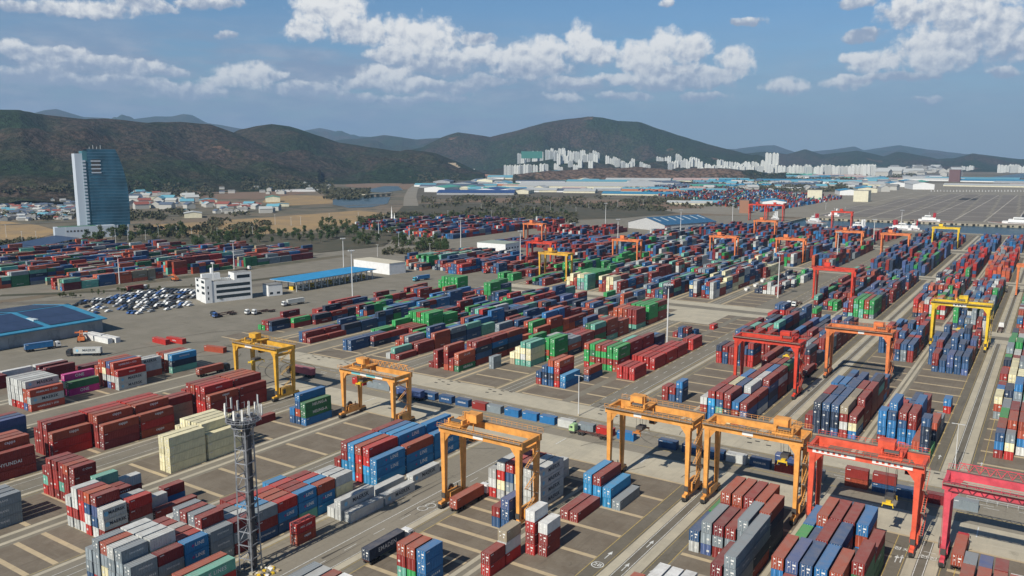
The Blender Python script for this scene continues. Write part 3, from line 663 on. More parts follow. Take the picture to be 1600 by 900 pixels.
bay('C9', 173.6, 40, 'r r', BL['CK']); bay('C9', 186.2, 40, 'ccc ccr cc s', BL['CK'])
bay('C10', 139.0, 20, 'wro wrw wrW', BL['BT']); bay('C10', 145.4, 20, '- wrW wrW wrW wra', BL['BT'])
bay('C10', 156.8, 40, '- - - - rrd sSSs', BL['SS'], XR=-49.0); bay('C10', 168.9, 40, '- - - - - rksS', BL['SS'], XR=-49.0)
bay('C10', 175.2, 40, 'wb vss rsd ssr ssss', BL['SS']); bay('C10', 181.9, 40, '- - - - - kkko', BL['SS'])
bay('C10', 188.3, 40, 'gg rrro rroo rrrr krro', BL['SS'])
bay('C11', 161.8, 40, 'brBo orbv bbkb BBrB wkro', BL['BO']); bay('C11', 168.6, 40, '- - - - - tGGr', BL['BO'])
bay('C11', 174.7, 40, 'gGg kkb bbbr rbrb rk', BL['BO']); bay('C11', 181.2, 40, '- - - - - GGr', BL['BO'])
bay('C11', 187.7, 40, 'kBB rbBo krrr rbbr tBoB', BL['BO']); bay('C11', 200.6, 20, 'gg bbr GGb bbB', BL['BO'])
bay('C11', 149.5, 40, 'rB bbr bro Bbb oro', BL['BO'])
bay('C12', 186.9, 20, '- sss bbv rrr WW', BL['EC']); bay('C12', 174.4, 40, '- tso rro tro sRo', BL['EC']); bay('C12', 161, 40, '- rro roo', BL['EC'])
# --- beyond the crossroads, front bays
bay('C9', 272.6, 40, 'brw BBcr ttbr ykrr rrB bvr', BL['M9']); bay('C9', 285.6, 40, 'rrb Bwbr Bbry kbrb rrrw wbr', BL['M9']); bay('C9', 298.6, 40, 'rb bbb rrwB rbBr rrrW bkbr', BL['M9'])
bay('C9', 311.6, 40, 'b rb brb rBbr rrrB rrwr', BL['M9']); bay('C9', 325, 40, '- bb rk rB brr krrG', BL['M9'])
bay('C9', 292, 20, '- -', BL['M9'])
bay('C8', 287, 20, '- rr br bbB', BL['M9']); 
bay('C10', 281, 20, 'rr', BL['M10']); bay('C10', 279.6, 40, '- kkkk kkkb bkkb rwra Byr', BL['M10']); bay('C10', 292.6, 40, 'rr bbbr kkbb kbbb bbba rrrr', BL['M10'])
bay('C10', 305.6, 40, 'bb bbb bbB bbbb kkbr rrrr', BL['M10']); bay('C10', 318.6, 40, 'BbB rbB bbb ooob bbb rrtk', BL['M10'])
bay('C11', 281, 20, 'rBBB BBBb -', BL['M11']); bay('C11', 283, 40, '- BvBBB BBbr BBrr', BL['M11']); bay('C11', 272, 40, '- - - - to g', BL['M11']); bay('C11', 270.6, 20, '- - - - - kkkkb', BL['M11'], XR=-26.9)
bay('C11', 286, 40, '- - - - - kko', BL['M11']); bay('C11', 285.6, 40, '- - - - to', BL['M11'])
bay('C11', 297, 40, 'rrr RrR BBb rbBB - bs', BL['M11']); bay('C11', 310, 40, 'ro BB BBb rRr', BL['M11']); bay('C11', 328, 20, '- - - - - RB', BL['M11'])
bay('C12', 286, 20, '- rBb Rys', BL['M12'], XR=3.6); bay('C12', 292.5, 40, '- oBo RtRo wBoo', BL['M12']); bay('C12', 305.5, 40, '- rBg tarr oowo', BL['M12']); bay('C12', 318.5, 40, '- sss sks rrw', BL['M12'])
bay('C6', 279.2, 40, 'rb bkb bkBO RoRq Bc', BL['OR'], XR=-157.0); bay('C6', 293.8, 40, '- - - - - bo', BL['OR'], XR=-157.0)
bay('C6', 314.4, 40, 'RgEo goGE grEo grgr grEE orEE', BL['CG'])
bay('C6', 327.4, 40, 'sg gsg bg rrr kkb bkrr', BL['CG']); bay('C6', 340.4, 40, 'b kb rr rb bbo bbrr', BL['CG']); bay('C6', 353.4, 40, 'rt br ob rb kkB bbk', BL['CG'])
bay('C7', 305.8, 40, '- - - RR RR RR', BL['RD'], XR=-141.9); bay('C7', 326.5, 40, '- - RR RR RR RR', BL['RD'], XR=-141.9); bay('C7', 339.6, 40, '- - RR RR RR RR', BL['RD'], XR=-141.9); bay('C7', 352.7, 40, '- - - RR RR RR', BL['RD'], XR=-141.9); bay('C7', 372, 40, '- - - R Rr RR', BL['RD'], XR=-141.9)
bay('C7', 424, 20, '- - R', BL['RD']); bay('C7', 404, 20, '- B', BL['RD']); bay('C6', 395, 20, '- - - r vb kr', BL['RD'])
bay('C5', 301.0, 40, 'ay tyy twyt tyyt', BL['M5'], XR=-184.6); bay('C5', 314.2, 40, '- - - - goEE oEEE', BL['M5']); bay('C5', 314, 40, 'gBE gogE goE rrr', BL['M5']); bay('C5', 288.8, 20, 'SS', BL['M5'], XR=-187.5)
bay('C5', 327.2, 40, 'rb oow kbb skb rcs kos', BL['M5']); bay('C5', 340.2, 40, 'rr ss bb kb bbR rrr', BL['M5']); bay('C5', 353.2, 40, 'rr tr or rrr ttoG rGrt', BL['M5'])
bay('C4', 276, 40, 'r rrr - orro or eoq', BL['M4']); bay('C4', 289, 40, 'b bb kb vb roor rbkr', BL['M4']); bay('C4', 302, 40, 'kb kb bb rR krBo rkBr', BL['M4']); bay('C4', 315, 40, 'r bB bs kk rkoo rkbo', BL['M4'])
bay('C3', 277.4, 40, '- - - w rt r', BL['M3']); bay('C3', 290.6, 40, '- ro rro kkS kr rr', BL['M3']); bay('C3', 303.4, 40, 'rE gEE rE gEE tbBZ ooo', BL['M3']); bay('C3', 316.4, 40, 'gr gE Gr EEE bBB bkA', BL['M3'])
bay('C2', 278.4, 40, '- - bb bZ', BL['M3']); bay('C2', 291.4, 40, '- - bb bb kr', BL['M3']); bay('C2', 304, 40, 'EE gE k r br', BL['M3']); bay('C2', 317, 40, '- gEE Er Er br rr', BL['M3'])
bay('C1', 279, 40, '- - - bb rr r', BL['M1']); bay('C1', 292, 40, '- - - rb rr r', BL['M1']); bay('C1', 303, 40, 'r r s rE rrb bk', BL['M1']); bay('C1', 316, 40, 'w r rk EE EG bb', BL['M1'])
bay('C0', 288, 40, 'E gr rr bk - -', BL['M1']); bay('C0', 301, 40, '- rrd r sr rE', BL['M1']); bay('C0', 314, 40, '- - w r rr rk', BL['M1'])
# the queue of boxes down the middle of the cross road (long side along x)
QUEUE = [(-228.8, 's'), (-222.7, 's'), (-206.0, 'v'), (-199.4, 'Z'), (-191.3, 'Z'), (-183.4, 'Z'), (-175.6, 'r'), (-168.8, 's'), (-161.0, 'B'), (-153.3, 'B'), (-146.0, 'B'), (-138.6, 'w'), (-130.8, 's'), (-123.6, 'R'), (-115.8, 'B'), (-101.0, 'b'), (-93.0, 'b'), (-85.4, 'b'), (-78.6, 'w'), (-71.3, 'Z'), (-63.8, 'rv'), (-55.8, 's'), (-44, 'or'), (-36.8, 'br'), (-30.8, 'b'), (-24.0, 'd'), (-16.8, 's'), (-237, 'R')]
QO = []
for i, (x, s) in enumerate(QUEUE):
    for k, ch in enumerate(s): QO.append((ch, x, 237.0, .1+k*T))
LOOSE = [('o', 40, -338.8, 241.0, .05, -math.pi/2+.15, 'rust brown container lying alone on the open asphalt behind the left gantry'),
         ('R', 40, -377.0, 238.5, .05, -math.pi/2-.05, 'bright red container on the asphalt beside a white crate, left of the parked trucks'),
         ('Y', 40, -372.0, 243.0, .05, -math.pi/2+.06, 'farther of two bright red containers on the asphalt near the warehouse'),
         ('W', 40, -417.0, 223.5, .05, -math.pi/2, 'white container nearest the warehouse in the white row'),
         ('W', 40, -403.8, 223.6, .05, -math.pi/2, 'white container at the gantry end of the white row beside the loader'),
         ('W', 40, -416.0, 227.0, .05, -math.pi/2, 'white container in the back of the white row, warehouse side'),
         ('W', 40, -402.6, 227.1, .05, -math.pi/2, 'white container in the back of the white row, open side')]

# --- everything farther: seeded stacks, block by block
rng = random.Random(11)
def fill(col, y0, y1, avg, pal, dens=.9, L=40, tag_='SH', rows=range(6), maxh=5, run=.45):
    y = y0; prev = [None]*6; ph = [avg]*6
    while y+12 < y1:
        empt = rng.random() > dens
        bh = avg+rng.uniform(-.9, .9)
        tw = rng.random() < .22
        for r in rows:
            if empt and rng.random() < .8: continue
            if rng.random() < .05: continue
            h = int(round(max(1, min(maxh, bh*.65+ph[r]*.35+rng.uniform(-.9, .9))))); ph[r] = h
            for half in ((0, 1) if tw else (0,)):
                s = ''
                for k in range(h):
                    if prev[r] and rng.random() < run: ch = prev[r]
                    else: ch = rng.choice(pal)
                    prev[r] = ch; s += ch
                x = XE[col]-16.79+2.87*r+CW/2
                for k, ch in enumerate(s):
                    CONT.append(dict(code=ch, L=20 if tw else 40, x=x+rng.uniform(-.06, .06), y=y+half*6.3+rng.uniform(-.12, .12), z=.075+k*T, t=k, n=h, r=r, blk=BL[tag_], Y=y, nb=k))
        y += 12.95
MIX = 'rrrooobbbkkBsstgEwdvRcyGO'
fill('C9', 345, 470, 2.8, 'bbkkBvrrsdo'); fill('C10', 404, 468, 3.4, 'bbbkkBrrRs'); fill('C11', 392, 455, 3.6, 'bbbvbkrb'); fill('C11', 455, 470, 2, 'Rrr')
fill('C12', 331, 470, 3.6, 'yyrrBwssokgt', .95); 
fill('C8', 354.8, 470, 3.8, 'rRtrRtrkkbb', .97, run=.5)
fill('C9', 338, 350, 2, 'tkk'); fill('C10', 331, 345, 2.5, 'bBkrr')
fill('C5', 366.4, 399, 3.0, 'OOoorrrkbtd', .95, run=.55); bay('C5', 401.0, 40, 'Ooo RoOO rOoO Oroo trrr trrr', BL['SH']); bay('C5', 417.6, 40, 'Eog gEgr EgoE ogEE EEgE oEEE', BL['SH']); bay('C5', 430.7, 40, 'ggE EEg oEgr EgEE rEEE rrEr', BL['SH']); fill('C4', 328, 470, 3.2, 'rrobbkBOosgd', .95); fill('C3', 329.4, 470, 3.1, 'bbBrrowgRkvt', .96)
bay('C2', 330.4, 40, 'ogE oggE EgEE EgEo EgEE EEEE', BL['SH']); bay('C2', 343.4, 40, 'rgE ogE rgE Egr EgE rEE', BL['SH']); fill('C2', 356.4, 470, 2.5, 'bkkkrrEgBRb', .9); fill('C1', 329, 430, 2.6, 'bBbrrBokEt', .92); bay('C1', 436.5, 40, 'bb Er rb kr rgEE EgEE', BL['SH']); fill('C1', 449.5, 470, 2.4, 'rrbE'); fill('C0', 327, 442, 2.2, 'rrbkRoE', .88); bay('C0', 444.5, 40, 'Egg EEgE oEgE EggE EggE EEEE', BL['SH'])
bay('C2', 506.3, 40, 'wyy ooyy rro stty ssty tttt', BL['SH']); bay('C2', 519.3, 40, 'rggE ogEE gEgE EggE ogEE krgE', BL['SH']); bay('C2', 532.3, 40, 'rggE ogEE gEgE EggE ogEE kkgE', BL['SH']); fill('C2', 545.3, 694, 3.0, 'owrstGEbkor', .97); fill('C3', 506, 694, 3.3, 'rrkbBoowtyr', .95); fill('C4', 503, 694, 3.2, 'bbBkrrtGEs', .95); fill('C5', 520, 694, 3.4, 'rrrBbbykwo', .97)
fill('C1', 560, 694, 3.1, 'EEEgrrkBb', .95, run=.6); fill('C1', 506, 550, 1.3, 'rEgbk', .7); bay('C0', 514, 40, '- gE gE - EE gE', BL['SH']); fill('C0', 527, 640, 2.0, 'rEkbr', .75); fill('C0', 655, 694, 2.8, 'bkr')
fill('C6', 560, 690, 1.5, 'rkbwg', .5); bay('C8', 473.5, 40, '- - - - - rrg', BL['SH'], XR=-108.5); bay('C10', 486, 40, '- - - Br vrr', BL['SH'], XR=-52); bay('C8', 520, 40, '- krt b kr rE Eg', BL['SH']); fill('C8', 534, 694, 3.0, 'kbrtrrgdob', .93); bay('C9', 503.5, 40, 'brv trrr gEtE ttgE rgoo sgGg', BL['SH']); bay('C9', 516.5, 40, 'rbr rrr gEtE oggE orro kgGG', BL['SH']); fill('C9', 530, 694, 3.2, 'kbrrRbvbgdb', .95, run=.45); fill('C10', 525, 694, 3.7, 'bRROrwbEgk', .97); fill('C10', 500, 516, 3.5, 'rvb', rows=range(3, 6)) 
fill('C11', 503, 694, 3.3, 'bbrEwssBr', .9); fill('C12', 503, 694, 3.2, MIX, .9)
for c in XE:
    if c in ('C7',): continue
    p = {'C8': 'bbkrrvvs', 'C9': 'bkErrbbvv', 'C10': 'RRrRbbr', 'C11': 'ROOObrs', 'C12': 'brB'}.get(c, 'rrbbkvdOEBsw')
    fill(c, 716, 905, 3.6, p, .95, run=.5, rows=range(6)); fill(c, 945, 1050 if c in ('C8', 'C9', 'C10', 'C11', 'C12') else 1085, 3.3, 'bbBkrrvd' if c != 'C6' else 'rrb', .92 if c != 'C6' else .4)
XE2 = dict(D0=-368, D1=-342+.2, D2=-394)
for nme, xr in XE2.items():
    XE[nme] = xr
fill('D0', 655, 905, 2.6, 'rrbkoRdvw', .8); fill('D2', 690, 880, 1.6, 'bbrvB', .8); fill('D0', 945, 1080, 2.6, 'rrbks', .7); fill('D2', 900, 1000, 2.4, 'sskrw', .8)
XE['D3'] = -372; XE['D4'] = -394; XE['D5'] = -416; XE['D6'] = -436
fill('D3', 540, 612, 2.6, 'bOorrd', .9); fill('D4', 520, 640, 3.0, 'bBrvorR', .9); fill('D5', 530, 640, 2.2, 'bksrw', .7); fill('D6', 520, 640, 3.0, 'bkkstEwO', .85)
XE['D7'] = -455; fill('D7', 540, 640, 2.4, 'kbOrt', .8)
for i, xr in enumerate((-398, -416, -434, -452, -470, -488)):
    XE['F%d' % i] = xr; fill('F%d' % i, 705+i*4, 850, 1.2, 'bbBvrdrk', .8, maxh=2, run=.7)
# west terminal and the one beyond the trees
for i in range(11):
    xr = -577-i*24; XE['E%d' % i] = xr
    fill('E%d' % i, (290 if i < 2 else 268)+(rng.random()*12), 552-max(0, i-3)*13, 3.0 if i else 2.4, 'rrddbbvkOOosBtGwaR', .82 if i else .74, run=.5)
for i in range(9):
    xr = -580-i*24; XE['G%d' % i] = xr; fill('G%d' % i, 736+i*8, 1010-i*6, 2.6, 'rrdbbvBORwsRk', .85, run=.5)
for i in range(8):
    xr = -455-i*22; XE['I%d' % i] = xr; fill('I%d' % i, 860+i*10, 960, 2.2, 'rrbdRw', .45)
for i in range(26):
    xr = -420-i*27; XE['J%d' % i] = xr
    y0 = 1420+i*34; fill('J%d' % i, y0, y0+620, 2.0, 'RrrrdoobvBctsw' if i % 9 < 7 else 'cBrbw', .28, run=.7)

# which containers show largest: cast rays at every box
def boxes_visible():
    V = []; F = []; 
    n = len(CONT)
    for i, c in enumerate(CONT):
        L = 12.19 if c['L'] == 40 else 6.06; x0, x1, y0, y1, z0, z1 = c['x']-CW/2, c['x']+CW/2, c['y'], c['y']+L, c['z'], c['z']+CHH
        k = len(V); V += [(x0,y0,z0),(x1,y0,z0),(x1,y1,z0),(x0,y1,z0),(x0,y0,z1),(x1,y0,z1),(x1,y1,z1),(x0,y1,z1)]
        F += [tuple(k+j for j in f) for f in ((4,5,6,7),(0,1,5,4),(1,2,6,5),(2,3,7,6),(3,0,4,7))]
    bvh = BVHTree.FromPolygons(V, F); C0 = Vector((0, 0, CAM_H)); D = Vector(DV); Rv = Vector(RV); Uv = Vector(UV)
    for i, c in enumerate(CONT):
        L = 12.19 if c['L'] == 40 else 6.06; d = math.hypot(c['x'], c['y']); c['vis'] = 0.0; c['d'] = d
        if d > 420: continue
        s = 0.0; pts = []
        for u in (.12, .37, .63, .88):
            for v in (.25, .75):
                pts.append((Vector((c['x']+CW*(v-.5)*.9, c['y']+L*u, c['z']+CHH)), L*CW/8, Vector((0,0,1))))
                pts.append((Vector((c['x']+CW/2, c['y']+L*u, c['z']+CHH*v)), L*CHH/8, Vector((1,0,0))))
        for u in (.2, .8):
            for v in (.25, .75): pts.append((Vector((c['x']+CW*(u-.5), c['y'], c['z']+CHH*v)), CW*CHH/4, Vector((0,-1,0))))
        for p, ar, nn in pts:
            dv = p-C0; dist = dv.length; q = dv.dot(D); px = 800+FPX*dv.dot(Rv)/q; py = 450-FPX*dv.dot(Uv)/q
            if px < 0 or px > 1600 or py > 900 or q < 0: continue
            h = bvh.ray_cast(C0, dv.normalized(), dist-.12)
            if h[0] is None: s += ar*abs(nn.dot(dv))/dist*(FPX/dist)**2
        c['vis'] = s
boxes_visible()
order = sorted(range(len(CONT)), key=lambda i: -CONT[i]['vis'])
NI = 300-len(QO)-len(LOOSE)-12           # the rest of the three hundred stand on trucks, in the queue or alone
IND = set(i for i in order[:NI] if CONT[i]['vis'] > 0)
ORD = ['first', 'second', 'third', 'fourth', 'fifth', 'sixth', 'seventh', 'eighth', 'ninth', 'tenth']
TIER = ['bottom', 'second-tier', 'third-tier', 'fourth-tier', 'fifth-tier', 'sixth-tier']
CGROUP = 'shipping containers stacked in the yard'
bays = {}
for i in sorted(IND):
    c = CONT[i]; bays.setdefault((c['blk'], ), set()).add(c['Y'])
seen = {}
for i in sorted(IND):
    c = CONT[i]
    o = make_container(c['code'], c['L'], (c['x'], c['y']), 0, c['z'])
    c['obj'] = o
    ys = sorted(bays[(c['blk'],)]); bi = ys.index(c['Y'])
    xs = sorted(set(round(CONT[j]['x']) for j in IND if CONT[j]['blk'] == c['blk'] and CONT[j]['Y'] == c['Y']))
    xi = xs.index(round(c['x']))
    tier = 'topmost' if c['t'] == c['n']-1 else TIER[c['t']]
    lab = f"{CNAME[base_of(c['code'])]} container, {tier} in {ORD[min(xi,9)]} stack from left, {'nearest' if bi == 0 else ORD[min(bi,9)]} bay, {c['blk'].replace('the ','',1)}"
    w = lab.split()
    if len(w) > 16: lab = lab.replace(' from left', '').replace('container, ', 'box, ')
    if len(lab.split()) > 16: lab = lab.replace(' of ', ' ').replace(' the ', ' ')
    lab = ' '.join(lab.split()[:16])
    k = lab
    if k in seen:
        lab = lab.replace('container, ', 'container, tier '+['one', 'two', 'three', 'four', 'five'][c['t']]+', ') if 'container' in lab else lab.replace('box, ', 'box, higher, ')
        lab = ' '.join(lab.split()[:16])
    seen[k] = 1; seen[lab] = 1
    tag(o, lab, 'container', CGROUP)
# all others: one mass
def mass():
    rnd = np.random.RandomState(5); V = []; F = []; Cc = []; k = 0
    WHT = (.62, .62, .58)
    for i, c in enumerate(CONT):
        if i in IND: continue
        L = 12.19 if c['L'] == 40 else 6.06; x0, x1, y0, y1, z0, z1 = c['x']-CW/2, c['x']+CW/2, c['y'], c['y']+L, c['z'], c['z']+CHH
        V += [(x0,y0,z0),(x1,y0,z0),(x1,y1,z0),(x0,y1,z0),(x0,y0,z1),(x1,y0,z1),(x1,y1,z1),(x0,y1,z1)]
        F += [(k+4,k+5,k+6,k+7),(k,k+1,k+5,k+4),(k+1,k+2,k+6,k+5),(k+2,k+3,k+7,k+6),(k+3,k,k+4,k+7)]
        col = np.array(PAL[base_of(c['code'])]); f = rnd.uniform(.75, 1.15); col = np.clip(col*f+rnd.uniform(0, .012), 0, 1)
        Cc += [tuple(col)]*5; k += 8
        if c['d'] < 700 or c['d'] == 0:
            d = math.hypot(c['x'], c['y'])
            if d > 700: continue
            def quad(a, colr):
                nonlocal k
                V.extend(a); F.append((k, k+1, k+2, k+3)); Cc.append(colr); k += 4
            e = y0-.02; rc = tuple(np.clip(col*1.3+.16, 0, 1))
            for xx in (.28, .72): quad([(x0+CW*xx-.06, e, z0+.1), (x0+CW*xx+.06, e, z0+.1), (x0+CW*xx+.06, e, z1-.1), (x0+CW*xx-.06, e, z1-.1)], rc)
            quad([(x0+CW/2-.03, e-.004, z0), (x0+CW/2+.03, e-.004, z0), (x0+CW/2+.03, e-.004, z1), (x0+CW/2-.03, e-.004, z1)], (.03,.03,.03))
            if rnd.rand() < .75:
                xx = rnd.choice([.15, .6]); zz = rnd.uniform(.3, .6); quad([(x0+CW*xx, e-.01, z0+CHH*zz), (x0+CW*(xx+.25), e-.01, z0+CHH*zz), (x0+CW*(xx+.25), e-.01, z0+CHH*(zz+.18)), (x0+CW*xx, e-.01, z0+CHH*(zz+.18))], WHT)
            if rnd.rand() < .55 and col.max() < .6:
                n = rnd.randint(5, 9); hh = rnd.uniform(.4, .62); yy = y0+L*(rnd.uniform(.25, .42)); zz = z0+rnd.uniform(1.3, 1.6); px_ = x1+.015; ww = min(.62, (y1-.3-yy)/n)
                for q_ in range(n):
                    g_ = rnd.uniform(.55, .85); quad([(px_, yy+q_*ww, zz), (px_, yy+q_*ww+ww*g_*.8, zz), (px_, yy+q_*ww+ww*g_*.8, zz+hh*rnd.uniform(.7, 1)), (px_, yy+q_*ww, zz+hh)], WHT)
    me = bpy.data.meshes.new('container_stacks'); me.from_pydata(V, [], F)
    ca = me.color_attributes.new('paint', 'FLOAT_COLOR', 'CORNER')
    n = np.array([len(f) for f in F]); arr = np.repeat(np.array([q+(1,) if len(q) == 3 else q for q in [tuple(float(z) for z in cc) for cc in Cc]]), n, axis=0).astype(np.float32)
    ca.data.foreach_set('color', arr.ravel())
    m = bpy.data.materials.new('container_paints'); m.use_nodes = True; t = NT(m.node_tree); b = t.n['Principled BSDF']; b.inputs['Roughness'].default_value = .6; b.inputs['Specular IOR Level'].default_value = .25
    at = t.n.new('ShaderNodeAttribute'); at.attribute_name = 'paint'; p = t.co('Object')
    n1 = t.noise(p, .45, 4, .65); n2 = t.noise(t.vm('MULTIPLY', p, (2, 2, .4)), 1.0, 4, .7)
    c = t.mix(t.m('MULTIPLY', t.ramp(n1, .4, .7), .5), at.outputs['Color'], t.vm('SCALE', at.outputs['Color'], None, .6))
    c = t.mix(t.m('MULTIPLY', t.ramp(n2, .58, .72), .4), c, (.09, .055, .04))
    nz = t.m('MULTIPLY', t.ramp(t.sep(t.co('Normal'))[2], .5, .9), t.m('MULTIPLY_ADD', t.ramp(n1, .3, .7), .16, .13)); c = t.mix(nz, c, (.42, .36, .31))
    t.l.new(c, b.inputs['Base Color']); me.materials.append(m)
    o = bpy.data.objects.new('container_stacks', me); link(o); tag(o, 'countless stacked containers filling the yard behind the nearest blocks', 'containers', kind='stuff')
mass()
for i, (ch, x, y, z) in enumerate(QO):
    o = make_container(ch, 20, (x, y+CW/2), -math.pi/2, z)     # long side towards the camera
    where = 'nearest the pink gantry' if x > -20 else ''
    n = sum(1 for q in QUEUE if q[0] <= x+.01); tens = n
    up = 'upper ' if z > 1 else ''
    words = ['leftmost', 'second', 'third', 'fourth', 'fifth', 'sixth', 'seventh', 'eighth', 'ninth', 'tenth', 'eleventh', 'twelfth', 'thirteenth', 'fourteenth', 'fifteenth', 'sixteenth', 'seventeenth', 'eighteenth', 'nineteenth', 'twentieth', 'twenty-first', 'twenty-second', 'twenty-third', 'twenty-fourth', 'twenty-fifth', 'twenty-sixth', 'twenty-seventh', 'rightmost']
    tag(o, f"{up}{CNAME[base_of(ch)]} half-length container, {words[min(n-1,27)]} in the queue along the crossroads", 'container', 'half-length containers queued along the crossroads')
for (ch, L, x, y, z, rz, lab) in LOOSE:
    o = make_container(ch, L, (x, y), rz, z); tag(o, lab, 'container', 'containers lying loose on the open asphalt')

# ------------------------------------------------------------------ gantry cranes
def steel(name, col): return mat(name, col, .5, 0, .22, .35, dirt=(.62, tuple(q*.45+.02 for q in col)))
M_YO = steel('orange_yellow_steel', (.70, .315, .075)); M_COR = steel('coral_red_steel', (.68, .10, .05)); M_PNK = steel('pink_red_steel', (.60, .075, .10))
M_RED = steel('signal_red_steel', (.56, .05, .025)); M_ORG = steel('deep_orange_steel', (.66, .19, .06)); M_YEL = steel('yellow_steel', (.72, .48, .03))
M_GOL = steel('mustard_steel', (.62, .34, .04)); M_TYRE = mat('tyre_rubber', (.02, .02, .02), .9); M_STEEL = mat('dark_steel', (.07, .065, .06), .6); M_GLASS = mat('dark_glass', (.02, .035, .045), .1)
M_SIGN = mat('white_sign', (.74, .73, .68), .6); M_WALK = mat('walkway_grating', (.30, .24, .18), .8); M_TEALP = mat('teal_sign_paint', (.16, .48, .50), .6)
def gantry(x0, y, H, m, label, x1=None, trol=.4, hang=9.0, spread=True, span=None, banner=None, lace=False, base=8.2, det=True, sp_m=None, boxside=1, group='rubber-tyred gantry cranes over the container blocks', words=None):
    span = (x1-x0) if x1 is not None else 23.6
    t = empty('gantry_crane', (x0, y, .1), 0, label, 'gantry crane', group)
    gh = 1.7; top = H; gz = H-gh
    for xx in (0, span):
        for k, yy in enumerate((0, base)):
            b = MB(); k2 = 1.0
            b.bar((xx, yy, 1.9), (xx, yy, gz), .85, m, 1.0, 1.35); b.box(xx-.75, xx+.75, yy-.6, yy+.6, gz-.9, gz-.003, m)
            if det:
                # knee plate towards the span
                s = 1 if xx == 0 else -1
                b.poly([(xx+s*.6, yy-.45, gz-2.4), (xx+s*2.4, yy-.45, gz-.02), (xx+s*.6, yy-.45, gz-.02)][::s], m); b.poly([(xx+s*.6, yy-.4, gz-2.4), (xx+s*.6, yy-.4, gz-.02), (xx+s*2.4, yy-.4, gz-.02)][::s], m)
            b.obj('leg', t)
        b = MB(); b.box(xx-.5, xx+.5, -2.2, base+2.2, 1.0, 1.9, m)
        sb = b.obj('sill_beam', t)
        if det: MB().box(xx-.42, xx+.42, .6, base-.6, gz-1.6, gz-.7, m).obj('portal_tie', t)
        if det:
            bg = MB()
            for yy in (-1.15, base+1.15):
                bg.box(xx-.62, xx+.62, yy-1.3, yy+1.3, .55, 1.25, M_STEEL); bg.box(xx-.7, xx-.45, yy-.5, yy+.6, 1.25, 2.1, M_STEEL)
                bg.bar((xx+.6, yy-.9, 1.2), (xx+.7, yy+.9, 2.6), .1, M_STEEL); bg.bar((xx-.62, yy+1.1, .9), (xx-.62, yy+.4, 2.9), .08, M_STEEL)
                MB().box(xx-.68, xx+.68, yy-1.25, yy+1.25, .56, 1.24, M_STEEL).obj('bogie', sb)
            for yy in (-1.9, -.4, base+.4, base+1.9):
                w = MB(); w.cyl((xx-.38, yy, .72), (xx+.38, yy, .72), .72, M_TYRE, 12); w.cyl((xx-.4, yy, .72), (xx+.4, yy, .72), .34, m, 8); w.obj('wheel', sb)
    for k, yy in enumerate((0, base)):
        b = MB(); b.box(-1.3, span+1.3, yy-.55, yy+.55, gz, top, m)
        b.box(-1.3, span+1.3, yy-.12, yy+.12, top+.002, top+.12, M_STEEL)
        gd = b.obj('girder', t)
        if det:
            wk = MB(); s = -1 if k == 0 else 1; ye = yy+s*.56
            y2 = ye+s*1.0
            wk.box(-1.2, span+1.2, min(ye, y2), max(ye, y2), top-.10, top-.02, M_WALK)
            for i in range(17):
                xx = -1.1+(span+2.2)*i/16; wk.bar((xx, y2-s*.04, top-.02), (xx, y2-s*.04, top+1.1), .07, m)
            wk.bar((-1.1, y2-s*.04, top+1.1), (span+1.1, y2-s*.04, top+1.1), .07, m); wk.bar((-1.1, y2-s*.04, top+.55), (span+1.1, y2-s*.04, top+.55), .05, m)
            wk.obj('walkway', gd)
            if lace and k == 1:
                lc = MB(); n = 10
                for i in range(n):
                    xa, xb = 1+(span-2)*i/n, 1+(span-2)*(i+1)/n; xm = (xa+xb)/2
                    lc.bar((xa, yy+.9, top), (xm, yy+.9, top+1.9), .14, m); lc.bar((xm, yy+.9, top+1.9), (xb, yy+.9, top), .14, m)
                lc.bar((1, yy+.9, top+1.9), (span-1, yy+.9, top+1.9), .16, m); lc.obj('lattice_truss', gd)
    if lace == 'front':
        lc = MB(); n = 10
        for i in range(n):
            xa, xb = (span)*i/n, (span)*(i+1)/n; xm = (xa+xb)/2
            lc.bar((xa, -.9, gz), (xm, -.9, top+.1), .14, M_RUST); lc.bar((xm, -.9, top+.1), (xb, -.9, gz), .14, M_RUST)
        lc.bar((0, -.9, gz), (span, -.9, gz), .16, M_RUST); lc.obj('lattice_truss', t)
    for xx in (-.8, span+.8): MB().box(xx-.4, xx+.4, .56, base-.56, gz+.3, top-.1, m).obj('end_tie', t)
    if banner:
        for (fa, fb, mm) in banner:
            b = MB(); b.box(span*fa, span*fb, -.64, -.56, gz+.25, top-.25, mm)
            bo = b.obj('sign_panel', t)
            if mm is M_SIGN and (fb-fa) > .2:
                c = MB()
                for i in range(int((fb-fa)*span/1.3)-1):
                    xx = span*fa+.8+i*1.3; c.box(xx, xx+.62, -.67, -.642, gz+.55, top-.55, M_COR if m in (M_COR, M_PNK) else M_STEEL)
                c.obj('sign_marks', bo)
    # trolley
    tx = span*trol; tr = MB()
    tr.box(tx-2.6, tx+2.6, -.5, base+.5, top+.35, top+.7, m)
    for xx in (tx-2.2, tx+2.2):
        for yy in (0, base): tr.cyl((xx, yy-.2, top+.34), (xx, yy+.2, top+.34), .3, M_STEEL, 8)
    tro = tr.obj('trolley', t)
    mh = MB(); mh.box(tx-2.2*boxside-1.3, tx-2.2*boxside+2.4, base*.48, base*.48+3.0, top+.72, top+2.9, m); mh.box(tx-2.2*boxside-1.35, tx-2.2*boxside+2.45, base*.48-.05, base*.48+3.05, top+2.902, top+3.02, m); mh.obj('machinery_house', tro)
